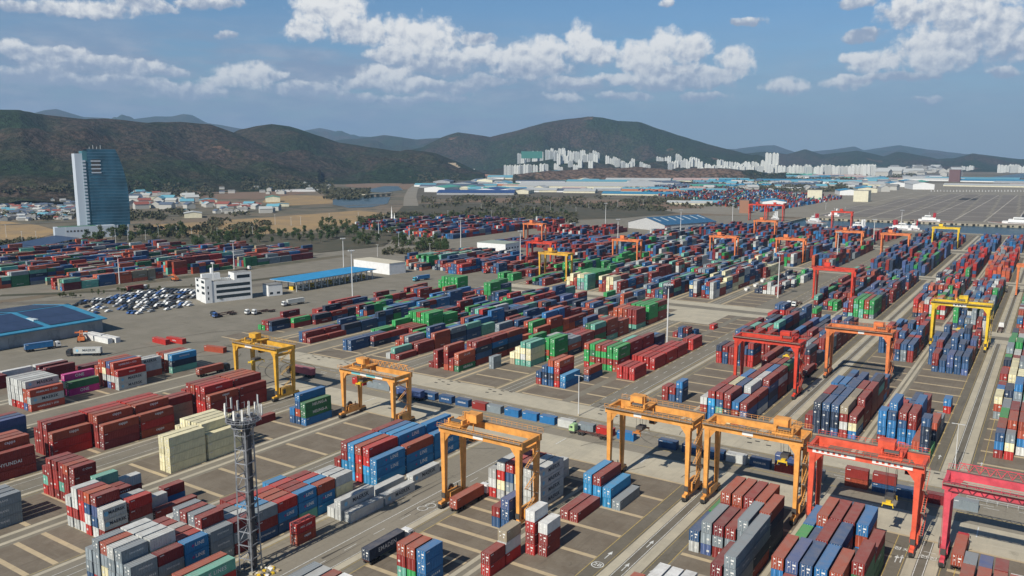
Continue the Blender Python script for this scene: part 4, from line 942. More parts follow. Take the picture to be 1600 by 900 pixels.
    if det:
        dr = MB(); dr.cyl((tx-1.6, base*.2, top+1.3), (tx+1.6, base*.2, top+1.3), .55, M_STEEL, 12)
        dr.box(tx+1.9, tx+2.4, base*.1, base*.35, top+.72, top+1.9, m); dr.box(tx-2.4, tx-1.9, base*.1, base*.35, top+.72, top+1.9, m)
        dr.bar((tx+1.0, base*.45, top+.7), (tx+1.0, base*.45, top+3.6), .18, m); dr.bar((tx+1.0, base*.45, top+3.5), (tx+2.4, base*.45, top+3.5), .14, m)
        dr.obj('hoist_drum', tro)
        rl = MB()
        for i in range(8):
            xx = tx-2.5+5*i/7
            for yy in (-.45, base+.45): rl.bar((xx, yy, top+.7), (xx, yy, top+1.75), .06, m)
        for yy in (-.45, base+.45):
            rl.bar((tx-2.5, yy, top+1.75), (tx+2.5, yy, top+1.75), .07, m); rl.bar((tx-2.5, yy, top+1.25), (tx+2.5, yy, top+1.25), .05, m)
        rl.obj('railing', tro)
        cb = MB(); cx = tx+2.9
        cb.box(cx, cx+1.7, base*.35, base*.35+2.0, gz-2.2, gz-.1, m); cb.box(cx+.1, cx+1.6, base*.35-.04, base*.35-.003, gz-2.0, gz-.7, M_GLASS); cb.box(cx+1.703, cx+1.74, base*.35+.15, base*.35+1.85, gz-2.0, gz-.7, M_GLASS)
        cb.bar((cx+.8, base*.35+1, gz-.1), (cx+.8, base*.35+1, top+.4), .2, m); cb.obj('operator_cab', tro)
    if spread:
        sm = sp_m or M_YEL; sz = top-hang; sp = MB(); L = 6.2 if det else 6
        yc = base/2
        sp.box(tx-.55, tx+.55, yc-L/2+.6, yc+L/2-.6, sz, sz+.55, sm); sp.box(tx-1.22, tx+1.22, yc-L/2, yc-L/2+.45, sz-.1, sz+.3, sm); sp.box(tx-1.22, tx+1.22, yc+L/2-.45, yc+L/2, sz-.1, sz+.3, sm)
        sp.box(tx-1.0, tx+1.0, yc-1.5, yc+1.5, sz+.56, sz+1.4, M_STEEL)
        for sx in (-1.1, 1.1):
            for sy in (-L/2+.2, L/2-.2): sp.bar((tx+sx, yc+sy, sz-.1), (tx+sx*1.12, yc+sy, sz-.75), .16, sm)
        spo = sp.obj('spreader', t)
        cb = MB()
        for sx in (-.85, .85):
            for sy in (-1.2, 1.2): cb.bar((tx+sx, yc+sy, sz+1.3), (tx+sx*1.4, yc+sy*1.2, top+.4), .07, M_STEEL)
        cb.obj('hoist_cable', spo)
    if det:
        eh = MB(); eh.box(span-.9, span+.9, 1.6, base-1.2, 2.0, 4.6, m); eh.box(span+.903, span+.95, 2.2, 3.4, 2.3, 4.0, M_STEEL); eh.obj('electrical_house', t)
        en = MB(); en.box(-.8, .8, 1.5, base-1.6, 1.95, 3.5, m); en.cyl((0, base-2.6, 3.5), (0, base-2.6, 4.6), .14, M_STEEL, 8); en.obj('engine_house', t)
        st = MB(); xs = span+1.05
        # stair flights zigzag up the right side, between the legs
        z = 4.6; yy = 1.2; dr_ = 1
        while z < gz-2.8:
            y2 = yy+dr_*(base-3.2); st.bar((xs, yy, z), (xs, y2, z+2.8), .16, m, .1); st.bar((xs+.7, yy, z), (xs+.7, y2, z+2.8), .1, m, .1)
            for i in range(9):
                f = i/8; st.box(xs, xs+.7, yy+(y2-yy)*f-.1, yy+(y2-yy)*f+.1, z+2.8*f-.02, z+2.8*f+.03, M_WALK)
            st.box(xs-.1, xs+.8, y2-.4, y2+.4, z+2.78, z+2.86, M_WALK); st.bar((xs+.75, yy, z+1.0), (xs+.75, y2, z+3.8), .05, m); z += 2.8; yy = y2; dr_ = -dr_
        st.obj('stairway', t)
        rr = MB(); rr.cyl((-1.0, base*.5-.15, 3.4), (-1.35, base*.5-.15, 3.4), 1.35, M_STEEL, 20); rr.cyl((-.98, base*.5-.15, 3.4), (-1.37, base*.5-.15, 3.4), .5, m, 12); rr.obj('cable_reel', t)
        for xx, yy in ((span, -.0), (0, 0)): MB().box(xx-.56, xx+.56, yy-.78, yy-.52, 2.6, 4.0, M_STEEL).obj('control_box', t)
        ld = MB()
        for i in range(int((gz-3)/.5)): ld.box(-.78, -.70, -.2, .2, 2.5+i*.5, 2.54+i*.5, m)
        ld.bar((-.74, -.22, 2), (-.74, -.22, gz), .06, m); ld.bar((-.74, .22, 2), (-.74, .22, gz), .06, m); ld.obj('ladder', t)
    return t
M_RUST = mat('dark_red_lattice_paint', (.14, .03, .04), .7)
gantry(-267.2, 203.5, 20.5, M_GOL, 'mustard gantry crane over the rust brown stacks, leftmost of the near gantries', trol=.3, hang=8, boxside=1, banner=[(.28, .45, M_SIGN)])
gantry(-207.6, 203.2, 18.4, M_YO, 'orange gantry crane with white and teal panels on its beam', trol=.26, hang=5.5, lace=True, banner=[(.20, .38, M_TEALP), (.38, .5, M_SIGN), (.5, .68, M_TEALP), (.68, .82, M_SIGN)])
gantry(-129.9, 162.9, 22.5, M_YO, 'orange-yellow gantry crane over grey stacks, its trolley at the left end', trol=.13, hang=7, spread=False, boxside=-1, banner=[(.42, .55, M_SIGN)])
gantry(-101.3, 202.8, 22.3, M_YO, 'orange-yellow gantry crane with a brown spreader hanging mid-beam, left of a pair', trol=.33, hang=6.8, banner=[(.32, .42, M_SIGN)], sp_m=steel('brown_orange_steel', (.45, .17, .04)))
gantry(-73.0, 204.4, 22.3, M_YO, 'orange-yellow gantry crane with trolley at its right, touching the coral gantry', trol=.83, hang=7.3, banner=[(.40, .52, M_SIGN)])
gantry(-45.3, 202.4, 22.0, M_COR, 'coral red gantry crane with long white banners and a hanging yellow spreader', trol=.74, hang=11.5, banner=[(.0, .42, M_SIGN), (.58, .95, M_SIGN)])
gantry(-15.2, 201.0, 19.8, M_PNK, 'pink-red gantry crane cut off by the right frame edge', trol=.9, hang=9, lace='front')
gantry(-102.6, 316.5, 22.0, M_RED, 'signal red gantry crane over the maroon and mint stacks beyond the crossroads', trol=.82, hang=6, banner=None)
gantry(-76.4, 356.0, 22.0, M_ORG, 'deep orange gantry crane right of the signal red one', trol=.86, hang=6, spread=False, banner=[(.5, .6, M_SIGN)])
gantry(-47.2, 447.0, 22.5, M_YEL, 'bright yellow gantry crane over coloured stacks at the right', trol=.5, hang=13, banner=[(.36, .6, M_SIGN)], boxside=0)
FG = 'far gantry cranes in the yard'
for (x0, y, m, lab) in ((-130.0, 555, M_RED, 'red gantry crane right of the white lamp mast with tank containers below'), (-327.6, 655, M_ORG, 'deep orange gantry crane left of the far row beneath the blue-roofed shed'),
    (-327.6, 531, M_GOL, 'mustard gantry crane standing in front of a red one, middle distance'), (-380.5, 596, M_RED, 'red gantry crane directly behind the mustard one'), (-493, 765, M_ORG, 'small far orange gantry crane left of the lamp masts near the chassis park'),
    (-267.2, 735, M_ORG, 'orange gantry crane left of the far pair in mid-yard'), (-209, 745, M_ORG, 'orange gantry crane over the navy stack, right of the far pair'), (-293, 950, M_ORG, 'far orange gantry crane under the red quay gantries'),
    (-181.5, 855, M_ORG, 'orange gantry crane beneath the red dockside gantry'), (-139.0, 850, M_ORG, 'orange gantry crane with open asphalt behind, left of the far yellow one'), (-107.5, 957, M_YEL, 'far yellow gantry crane near the basin'), (-19.0, 645, M_ORG, 'deep orange gantry crane cut by the right frame edge')):
    gantry(x0, y, 21.5, m, lab, trol=.35, hang=8, spread=False, det=False, group=FG)
for (x0, y, lab) in ((-386, 1222, 'left red dockside gantry on the far side of the yard'), (-361, 1226, 'right red dockside gantry beside its twin'), (-243, 1112, 'red dockside gantry in front of the white moored boats')):
    gantry(x0, y, 25, M_RED, lab, trol=.5, spread=False, det=False, group='red dockside gantries')

# ------------------------------------------------------------------ trucks
M_CHAS = mat('chassis_steel', (.10, .045, .035), .7, var=.3)
def cab_parts(t, m, y0=13.6):
    b = MB(); b.box(-1.22, 1.22, y0, y0+1.9, 1.0, 3.0, m); b.box(-1.18, 1.18, y0+1.9, y0+2.15, 1.0, 2.0, m)
    b.box(-1.1, 1.1, y0+.1, y0+1.5, 3.0, 3.35, m); b.box(-1.24, 1.24, y0-.1, y0+2.0, .55, 1.0, M_STEEL); c = b.obj('cab', t)
    w = MB(); w.poly([(-1.08, y0+2.16, 2.02), (1.08, y0+2.16, 2.02), (1.0, y0+1.93, 2.85), (-1.0, y0+1.93, 2.85)][::-1], M_GLASS)
    w.box(-1.24, 1.24, y0+.7, y0+1.6, 2.0, 2.7, M_GLASS); w.obj('window', c)
    for s in (-1, 1):
        h = MB(); h.box(s*1.0-.16, s*1.0+.16, y0+2.151, y0+2.2, 1.1, 1.35, M_PLAC); h.obj('headlight', c)
        mi = MB(); mi.box(s*1.4-.1, s*1.4+.1, y0+1.9, y0+2.0, 2.0, 2.7, M_STEEL); mi.obj('mirror', c)
def truck(x, y, rz, cabm, label, code=None, L=40, group='container trucks and trailers'):
    """origin under the trailer's rear; the cab points along local +y"""
    t = empty('container_truck', (x, y, .06), rz, label, 'truck', group)
    b = MB()
    for s in (-.42, .42): b.box(s-.09, s+.09, -.2, 12.6, 1.05, 1.35, M_CHAS)
    for yy in (0, 2.5, 5, 7.5, 10, 12.2): b.box(-1.15, 1.15, yy, yy+.22, 1.2, 1.34, M_CHAS)
    b.obj('trailer_frame', t)
    b = MB()
    for s in (-.42, .42): b.box(s-.1, s+.1, 10.0, 15.2, .62, .95, M_STEEL)
    b.obj('tractor_frame', t); cab_parts(t, cabm)
    for yy in (1.0, 2.3, 3.6, 10.6, 11.8, 14.9):
        for s in (-1, 1):
            w = MB(); w.cyl((s*1.2, yy, .5), (s*.72, yy, .5), .5, M_TYRE, 10); w.obj('wheel', t)
    if code:
        Lm = 12.19 if L == 40 else 6.06
        M = Matrix.Translation((x, y, 0)) @ Matrix.Rotation(rz, 4, 'Z'); flip = math.cos(rz+.6) < 0
        p = M @ Vector((0, .1+(Lm if flip else 0), 0))
        o = make_container(code, L, (p.x, p.y), rz+(math.pi if flip else 0), 1.42)
        tag(o, f"{CNAME[base_of(code)]} container carried by the {label}"[:200] if len(label.split()) < 11 else f"{CNAME[base_of(code)]} container on a truck, {' '.join(label.split()[-6:])}", 'container', 'containers on trucks')
    return t
def vm(n, c): return mat(n, c, .35, 0, .1, .8)
V_WH = vm('white_vehicle_paint', (.72, .72, .70)); V_BK = vm('black_vehicle_paint', (.03, .03, .035)); V_GR = vm('pale_green_paint', (.35, .52, .25)); V_BL = vm('blue_vehicle_paint', (.05, .12, .32)); V_RD = vm('red_vehicle_paint', (.50, .04, .03)); V_CY = vm('cyan_vehicle_paint', (.08, .38, .48)); V_SV = vm('silver_vehicle_paint', (.35, .36, .37))
truck(-124.9, 127.3, 0, V_WH, 'white truck hauling a near-black lettered container up the wide road', 'N')
truck(-125.4, 160.6, 0, V_WH, 'white truck under the third gantry', 'o')
truck(-116.0, 234.0, math.pi/2, V_GR, 'pale green truck with an empty trailer on the cross road')
truck(-196.8, 234.0, math.pi/2, V_WH, 'white truck under the white-panelled gantry', 'v')
truck(-257.0, 234.4, math.pi/2, V_BK, 'black truck under the mustard gantry', 'i', 40)
truck(-298.5, 207.5, 0, V_BK, 'black truck parked left of the mustard gantry', 'o')
truck(-371.2, 207.4, R_(129), V_BK, 'dark truck crossing the asphalt by the warehouse', 'm')
truck(-407.4, 190.0, R_(-12), V_WH, 'white truck parked close to the warehouse wall', 'B')
truck(-12.2, 199.0, 0, V_RD, 'red truck right of the pink leg', 'o')
truck(-83.5, 350.0, 0, V_RD, 'red truck in the lane between the red and orange gantries', 'd')
for i, (x, y, rz, m, lab, cd_) in enumerate([(-409.5, 312, 180, V_BK, 'dark blue tractor unit with empty trailer, nearest in the parked truck row', None), (-404.5, 310, 178, V_BL, 'blue truck in the middle of the parked row', None), (-396.5, 327, 176, V_WH, 'white truck with bare trailer, front of the office', None), (-392.5, 329, 176, V_WH, 'second white truck with bare trailer beside the first', None),
    (-399, 358, 172, V_WH, 'white truck with a long silver trailer near the office', 'w'), (-399.5, 485, 172, V_CY, 'cyan truck in front of the weighbridge yard', 'B'), (-380, 550, 172, V_RD, 'red truck heading across the middle yard', 'r'), (-386, 582, 172, V_RD, 'red truck behind another, middle yard', 'G'), (-536.5, 321, 0, V_WH, 'white truck on the road behind the car park', 'r'),
    (-132.5, 534, 178, V_WH, 'white truck with black trailer near the tank containers', None), (-136.0, 536, 178, V_WH, 'second white truck with black trailer near the tank containers', None), (-20.5, 500, 0, V_WH, 'small white truck in the right-hand lane', None), (-240, 1140, 90, V_WH, 'far white truck at the quay', None), (-560, 430, 0, V_WH, 'white truck left of the gate canopy', None)]):
    truck(x, y, R_(rz), m, lab, cd_)
# helper vehicle shapes
def loader(x, y, rz, m, label):
    t = empty('container_loader', (x, y, .06), rz, label, 'loader', 'yard loaders')
    b = MB(); b.box(-1.6, 1.6, -3.2, 3.0, .9, 2.2, m); b.box(-1.5, 1.5, -3.4, -2.0, 1.0, 2.7, m); b.obj('body', t)
    c = MB(); c.box(-.9, .9, -.8, .9, 2.2, 3.9, M_STEEL); c.box(-.8, .8, .9, .95, 2.5, 3.6, M_GLASS); c.obj('cab', t)
    c = MB(); c.bar((-.5, -2.6, 3.2), (-.5, 4.5, 4.6), .5, m); c.bar((.5, -2.6, 3.2), (.5, 4.5, 4.6), .5, m); c.box(-3, 3, 4.3, 4.9, 3.6, 4.2, m); c.obj('boom', t)
    for yy in (-2.2, 2.2):
        for s in (-1, 1): w = MB(); w.cyl((s*1.95, yy, .85), (s*1.25, yy, .85), .85, M_TYRE, 12); w.obj('wheel', t)
loader(-409, 218.5, R_(60), M_ORG, 'orange loader parked in front of the white containers by the warehouse')
loader(-556, 372, R_(80), M_ORG, 'orange loader behind the office at the west container rows')
loader(-26.9, 661, R_(10), M_STEEL, 'black loader working in the right-hand far lane')

# ------------------------------------------------------------------ lattice mast in the foreground
def mast(x, y):
    t = empty('lattice_mast', (x, y, .06), R_(12), 'grey lattice telecom mast crowned with white panel antennas and a ring platform', 'mast')
    m = mat('mast_steel', (.30, .31, .33), .5, .3, .3, .6); dk_ = mat('mast_cable', (.05, .05, .055), .8)
    Hm = 35.0; w0, w1 = 1.7, 1.35
    for sx in (-1, 1):
        for sy in (-1, 1): MB().bar((sx*w0, sy*w0, 0), (sx*w1, sy*w1, Hm), .30, m).obj('leg', t)
    b = MB(); n = 11
    for i in range(n+1):
        z = Hm*i/n; w = w0+(w1-w0)*i/n
        for p, q in (((-w,-w),(w,-w)),((w,-w),(w,w)),((w,w),(-w,w)),((-w,w),(-w,-w))): b.bar((p[0],p[1],z), (q[0],q[1],z), .18, m)
        if i < n:
            z2 = Hm*(i+1)/n; w2 = w0+(w1-w0)*(i+1)/n
            for k, (p, q) in enumerate((((1,1),(-1,1)),((-1,1),(-1,-1)))):
                a_, c_ = (p, q) if i % 2 else (q, p); b.bar((a_[0]*w, a_[1]*w, z), (c_[0]*w2, c_[1]*w2, z2), .11, m)
    b.obj('bracing', t)
    b = MB()
    for k in range(6): b.cyl((.9+.16*k-.4, -w1*.4, .5), (.9+.14*k-.6, -w1*.3, Hm), .09, dk_, 6)
    b.box(.3, 1.0, .1, .2, 1, Hm, m)
    for i in range(60): b.box(.3, 1.0, -.28, -.22, 1+i*.55, 1.05+i*.55, m)
    for i in range(16): b.box(.35, .95, .95-.2, 1.25-.2, 2+i*2.0, 2.7+i*2.0, dk_ if i % 3 else m)
    b.obj('cable_ladder', t)
    for z, r, nm in ((Hm-1.2, 2.6, 'lower_ring'), (Hm+.2, 3.7, 'upper_ring')):
        b = MB(); n = 24
        for i in range(n):
            a, c = 2*math.pi*i/n, 2*math.pi*(i+1)/n
            for dz, rr in ((0, .14), (1.1, .09), (.55, .07)): b.bar((r*math.cos(a), r*math.sin(a), z+dz), (r*math.cos(c), r*math.sin(c), z+dz), rr, m)
            if i % 2 == 0: b.bar((r*math.cos(a), r*math.sin(a), z), (r*math.cos(a), r*math.sin(a), z+1.1), .08, m)
            if i % 3 == 0: b.bar((r*math.cos(a), r*math.sin(a), z), (.8*math.cos(a), .8*math.sin(a), z-.2), .14, m); b.bar((r*math.cos(a), r*math.sin(a), z), (w1*math.cos(a), w1*math.sin(a), z-2.0), .12, m)
            b.poly([(r*math.cos(a), r*math.sin(a), z-.02), (r*math.cos(c), r*math.sin(c), z-.02), ((r-1.1)*math.cos(c), (r-1.1)*math.sin(c), z-.02), ((r-1.1)*math.cos(a), (r-1.1)*math.sin(a), z-.02)], dk_)
        b.obj('ring_platform', t)
    cg = MB(); cg.box(w0-.45, w0-.35, -.5, .7, .6, Hm-1, dk_); cg.obj('cable_tray', t)
    rg = random.Random(3)
    for i in range(13):
        a = 2*math.pi*i/13+rg.uniform(-.1, .1); r = 3.9 if i % 2 else 3.4; z0 = Hm+(1.1 if i % 3 else 2.2); h = rg.uniform(2.0, 2.8)
        b = MB(); M = Matrix.Translation((r*math.cos(a), r*math.sin(a), 0)) @ Matrix.Rotation(a, 4, 'Z')
        b.box(.1, .32, -.2, .2, z0, z0+h, M_PLAC, M=M); b.box(-.02, .06, -.05, .05, Hm, z0+h+.2, m, M=M); b.obj('panel_antenna', t)
    b = MB()
    for i in range(4):
        a = i*1.6+.4; b.cyl((1.6*math.cos(a), 1.6*math.sin(a), Hm), (1.6*math.cos(a), 1.6*math.sin(a), Hm+4.4-i*.5), .05, m, 6)
    b.cyl((-3.8, -.5, Hm+.3), (-3.9, -.5, Hm+5.2), .06, m, 6); b.obj('whip_antenna', t)
    b = MB()
    for i in range(9):
        a = i*.7; b.box(-.45, .45, -.3, .3, 0, .7, dk_ if i % 2 else m, M=Matrix.Translation((2.2*math.cos(a), 2.2*math.sin(a), Hm+.1+.2*(i % 3))) @ Matrix.Rotation(a, 4, 'Z'))
    b.obj('equipment_boxes', t)
    b = MB()
    for s in (-1, 1):
        for q in (-1, 1): b.box(s*w0-.6, s*w0+.6, q*w0-.6, q*w0+.6, 0, .5, M_CONC)
    b.obj('footing', t)
mast(-145.5, 111.8)
b = MB(); b.box(-1.2, 1.2, -.6, .6, 0, 2.3, mat('cabinet_grey', (.26, .26, .28), .6)); b.box(-1.3, 1.3, -.7, .7, 2.3, 2.42, M_PLAC); b.box(-.02, .02, -.62, -.603, .2, 2.1, M_STEEL)
b.obj('equipment_cabinet', None, (-146.2, 106.9, .06), R_(10), 'grey equipment cabinet at the foot of the lattice mast', 'cabinet')
b = MB(); rg = random.Random(5)
for i in range(40):
    x, y, z = rg.uniform(-1.6, 1.6), rg.uniform(-2.2, 2.6), 0; s = rg.uniform(.2, .6)
    b.box(x, x+s*1.6, y, y+s, 0, s*.7, [M_PLAC, M_STEEL, M_YEL, M_BAND][i % 4], M=Matrix.Rotation(rg.uniform(-.4, .4), 4, 'Z'))
b.obj('scrap_heap', None, (-141.8, 112.5, .06), 0, 'heap of small pale debris and fittings beside the lattice mast foot', 'debris')

# ------------------------------------------------------------------ lamp masts and posts
M_POLE = mat('white_pole', (.66, .66, .64), .5, .1)
def lamp_mast(x, y, h, label, crown=True, r=.42, group='tall lamp masts in the yard'):
    t = empty('lamp_mast', (x, y, .05), 0, label, 'lamp mast', group)
    MB().cyl((0, 0, 0), (0, 0, h), r, M_POLE, 10, r*.55).obj('pole', t)
    b = MB()
    if crown:
        b.cyl((0, 0, h-.5), (0, 0, h-.2), 1.6, M_POLE, 14)
        b.obj('crown', t)
        f = MB(); f.cyl((0, 0, h-.2), (0, 0, h-.1), 2.2, M_GALV, 16)
        for i in range(8):
            a = i*math.pi/4; f.box(-.4, .4, -.25, .25, -.35, .35, M_GALV, M=Matrix.Translation((1.9*math.cos(a), 1.9*math.sin(a), h-.1)) @ Matrix.Rotation(a, 4, 'Z'))
        f.obj('floodlight', t)
    else:
        b.bar((-1.4, 0, h), (1.4, 0, h), .12, M_POLE); b.obj('arm', t); f = MB()
        for s in (-1.4, 1.4): f.box(s-.4, s+.4, -.2, .2, h-.12, h+.08, M_GALV)
        f.obj('lamp_head', t)
    MB().cyl((0, 0, 0), (0, 0, .8), r*1.7, M_CONC, 10).obj('footing', t)
gx = lambda x, y: gp(x, y)
for (px, py, h, lab) in ((1042, 541, 31, 'tall white lamp mast beside the low red block, centre of the yard'), (551, 466, 32, 'white lamp mast in front of the blue gate canopy'), (1215, 466, 30, 'white lamp mast among tank containers left of the red gantry'), (1307, 417, 30, 'white lamp mast rising behind the red gantry over the tanks'), (1364, 388, 30, 'white lamp mast before the basin, left of the funnelled tug'), (1407, 367, 30, 'far white lamp mast standing in front of the tug with red funnel'),
    (965, 390, 31, 'white lamp mast left of the mid-yard orange gantry'), (813, 417, 31, 'white lamp mast at the white shed end, centre left'), (720, 387, 31, 'white lamp mast behind the grey stacks, left of the white shed'), (1063, 368, 31, 'white lamp mast in front of the blue-roofed shed'), (946, 351, 30, 'white lamp mast behind the chassis park'), (1144, 351, 30, 'white lamp mast left of the red dockside gantries'), (187, 444, 21, 'lamp mast at the edge of the west container rows, by the crimson boxes'),
    (366, 421, 24, 'lamp mast behind the white office roof'), (537, 418, 25, 'lamp mast right of the west container rows, near the mint boxes'), (592, 375, 22, 'lamp mast between the trees and the far container rows')):
    x, y = gp(px, py); lamp_mast(x, y, h, lab)
lamp_mast(-138.2, 251.2, 15, 'slim grey lamp post at the edge of the cross road, above the queue of boxes', False, .2, 'lamp posts')
lamp_mast(-19.2, 268.8, 14, 'slim lamp post standing in the wide lane right of the coral gantry', False, .14, 'lamp posts')
rg = random.Random(21)
POSTS = [(x, 375+rg.uniform(-6, 8)) for x in (10, 35, 57, 104, 126, 144, 181, 200, 228, 248, 276, 300, 340, 395)]+[(470, 352), (515, 350), (560, 345), (600, 352), (640, 372), (672, 400), (660, 352), (700, 345), (742, 350), (752, 330), (768, 345), (800, 330), (835, 335), (860, 328), (900, 335), (920, 325), (965, 325), (1005, 322), (590, 402), (623, 385), (638, 390), (1180, 330), (1210, 335), (1290, 328), (1320, 335), (430, 300+52), (455, 353)]
for i, (px, py) in enumerate(POSTS):
    x, y = gp(px, py); lamp_mast(x, y, 12 if i % 3 else 15, 'pale street lamp post '+('by the solar carports' if px < 150 else 'between the glass tower and the west rows' if px < 420 else 'in the middle tree belt' if px < 760 else 'on the scrub before the far halls')+(', nearer' if py > 360 else ', farther'), False, .22, 'street lamps beyond the yard')

# ------------------------------------------------------------------ buildings
M_WWALL = mat('white_wall', (.74, .74, .72), .7, var=.06, vscale=.3); M_GWALL = mat('grey_wall', (.36, .37, .38), .7, var=.12, vscale=.2); M_CWALL = mat('cream_wall', (.66, .62, .46), .7, var=.08, vscale=.2)
M_ROOFB = mat('blue_sheet_roof', (.055, .27, .42), .45, .1, .15, .2); M_SOLAR = mat('solar_panel', (.025, .035, .075), .3, .0, .2, .3); M_ROOFG = mat('grey_roof', (.22, .22, .21), .8, var=.2, vscale=.2)
M_SKYL = mat('rooflight', (.55, .62, .62), .4)
# white office
def office():
    t = empty('office_building', (-469.5, 329, .05), R_(-16), 'white four-storey port office with dark ribbon windows beside the car park', 'building')
    b = MB(); W2 = 26; D = 52; H = 15
    b.box(0, 11, 0, 20, 0, H-.5, M_WWALL); b.box(11, 15, 1.5, 22, 0, H+2.8, M_WWALL); b.box(15, 29, -1.5, 6, 0, H+.4, M_WWALL); b.box(15, 28.5, 6, 20, 0, H-1.5, M_WWALL); b.box(6, 28.5, 20, D, 0, H-1.5, M_WWALL); b.box(14, 28.5, 32, D, H-1.5, H+3, M_WWALL)
    b.obj('wall', t)
    for fl in range(4):
        z = 1.6+fl*3.6
        if fl in (1, 2, 3):
            MB().box(3.0, 8.5, -.06, .3, z+.3, z+1.9, M_GLASS).obj('window', t); MB().box(19.5, 27, -1.56, -1.2, z+.3, z+1.9, M_GLASS).obj('window', t)
        if fl < 3: MB().box(28.3, 28.57, 11, 50, z+.6, z+2.6, M_GLASS).obj('window', t); MB().box(28.9, 29.06, 1, 2.4, z+.5, z+2.2, M_GLASS).obj('window', t)
    MB().box(28.3, 28.57, 35, 50, H-.6, H+1.5, M_GLASS).obj('window', t)
    b = MB(); b.box(.4, 10.6, .4, 19.6, H-.499, H-.4, M_ROOFG); b.box(15.4, 28.6, -1, 5.6, H+.401, H+.5, M_ROOFG); b.box(15.4, 28.2, 6.3, 31.6, H-1.499, H-1.4, M_ROOFG); b.box(14.5, 28, 32.5, D-.5, H+3.001, H+3.1, M_ROOFG)
    b.cyl((4, 17, H), (4, 17, H+5.5), 1.6, M_WWALL, 14); b.cyl((20, 12, H-1.4), (20, 12, H+10), .45, M_POLE, 8); b.box(17.5, 22.5, 11, 13, H+9.6, H+10.3, M_POLE)
    for i in range(6): b.box(16+2*i, 17.2+2*i, 22+i, 24+i, H-1.5, H-.3, M_GALV)
    b.obj('roof', t); t.scale = (.68, .58, 1)
office()
def simple_building(name, x, y, rz, w, d, h, label, wallm=M_WWALL, roofm=M_ROOFG, win=True, cat='building', group=None, parapet=.0):
    t = empty(name, (x, y, .04), rz, label, cat, group)
    MB().box(0, w, 0, d, 0, h, wallm).obj('wall', t); MB().box(-.2, w+.2, -.2, d+.2, h+.002, h+.25, roofm).obj('roof', t)
    if win:
        for k in range(int(h//4)):
            for i in range(int(d//5)): MB().box(w-.1, w+.05, 1+i*5, 3.2+i*5, 1.2+k*3.6, 2.7+k*3.6, M_GLASS).obj('window', t)
    return t
simple_building('gate_office', -448, 366, R_(-16), 9, 10, 7.5, 'small grey and white annex between the office and the blue gate canopy', M_WWALL)
def canopy():
    x0, y0, x1, y1 = -436, 384, -436, 466
    t = empty('gate_canopy', (x0, y0, .05), 0, 'long sky-blue gate canopy over truck booths', 'canopy')
    dx, dy = x1-x0, y1-y0; L = math.hypot(dx, dy); a = math.atan2(dy, dx); t.rotation_euler = (0, 0, a-math.pi/2)
    b = MB(); 
    n = 40
    for i in range(n): b.box(-26, 0, L*i/n, L*(i+.97)/n, 7.3, 7.6, mat('sky_blue_canopy', (.03, .27, .52), .5, var=.1, vscale=.2))
    b.box(-26, 0, 0, L, 7.0, 7.3, M_GALV); b.obj('roof', t)
    for i in range(14):
        yy = 3+i*(L-6)/13
        for xx in (-24, -2): MB().box(xx-.3, xx+.3, yy-.3, yy+.3, 0, 7.0, M_GALV).obj('column', t)
        if i < 13:
            bt = MB(); bt.box(-12, -8, yy+2.0, yy+4.2, .3, 3.2, M_PLAC if i % 3 else M_YEL); bt.box(-7.99, -7.95, yy+2.3, yy+3.9, 1.3, 2.5, M_GLASS); bt.box(-13, -7, yy+1.7, yy+4.5, 0, .3, M_CONC); bt.obj('booth', t)
            fb = MB(); fb.box(.01, .06, yy+1.4, yy+3.0, 5.6, 6.9, M_PLAC); fb.obj('lane_sign', t)
canopy()
simple_building('customs_building', -487, 493, R_(-8), 46, 17, 9, 'white and tan low hall right of the blue gate canopy', M_WWALL, mat('tan_roof', (.55, .50, .38), .8, var=.1), win=False)
simple_building('workshop_building', -478, 656, 0, 34, 26, 10, 'white flat-roofed workshop between grey and rust stacks, centre', M_WWALL, mat('green_grey_roof', (.30, .34, .28), .8))
def hall(x, y, rz, w, d, h, rise, label, roofm, wallm=M_WWALL, group='far industrial halls', name='warehouse', cat='warehouse', nr=0, curved=False):
    """ridge along local y; w across"""
    t = empty(name, (x, y, .04), rz, label, cat, group)
    b = MB(); b.box(0, w, 0, d, 0, h, wallm)
    for yy in (0, d): 
        f = [(0, yy, h), (w, yy, h), (w/2, yy, h+rise)]
        b.poly(f if yy == 0 else f[::-1], wallm)
    b.obj('wall', t)
    b = MB(); n = 8 if curved else 2
    pts = [(w*i/n, h+rise*(math.sin(math.pi*i/n) if curved else 1-abs(2*i/n-1))) for i in range(n+1)]
    pts[0] = (-.8, h-.1); pts[-1] = (w+.8, h-.1)
    for (xa, za), (xb, zb) in zip(pts, pts[1:]): b.poly([(xa, -.8, za+.15), (xb, -.8, zb+.15), (xb, d+.8, zb+.15), (xa, d+.8, za+.15)], roofm)
    if curved:
        b.poly([(xx, -.79, zz+.1) for xx, zz in pts][::1], wallm)
    b.obj('roof', t)
    for i in range(nr):
        r = MB(); yy = d*(i+.5)/nr; xa, xb = w*.56, w*.93; za, zb = h+rise*2*(1-xa/w)+.2, h+rise*2*(1-xb/w)+.2
        r.poly([(xa, yy, za), (xb, yy, zb), (xb, yy+d*.03, zb), (xa, yy+d*.03, za)], M_SKYL); r.obj('rooflight', t)
    return t
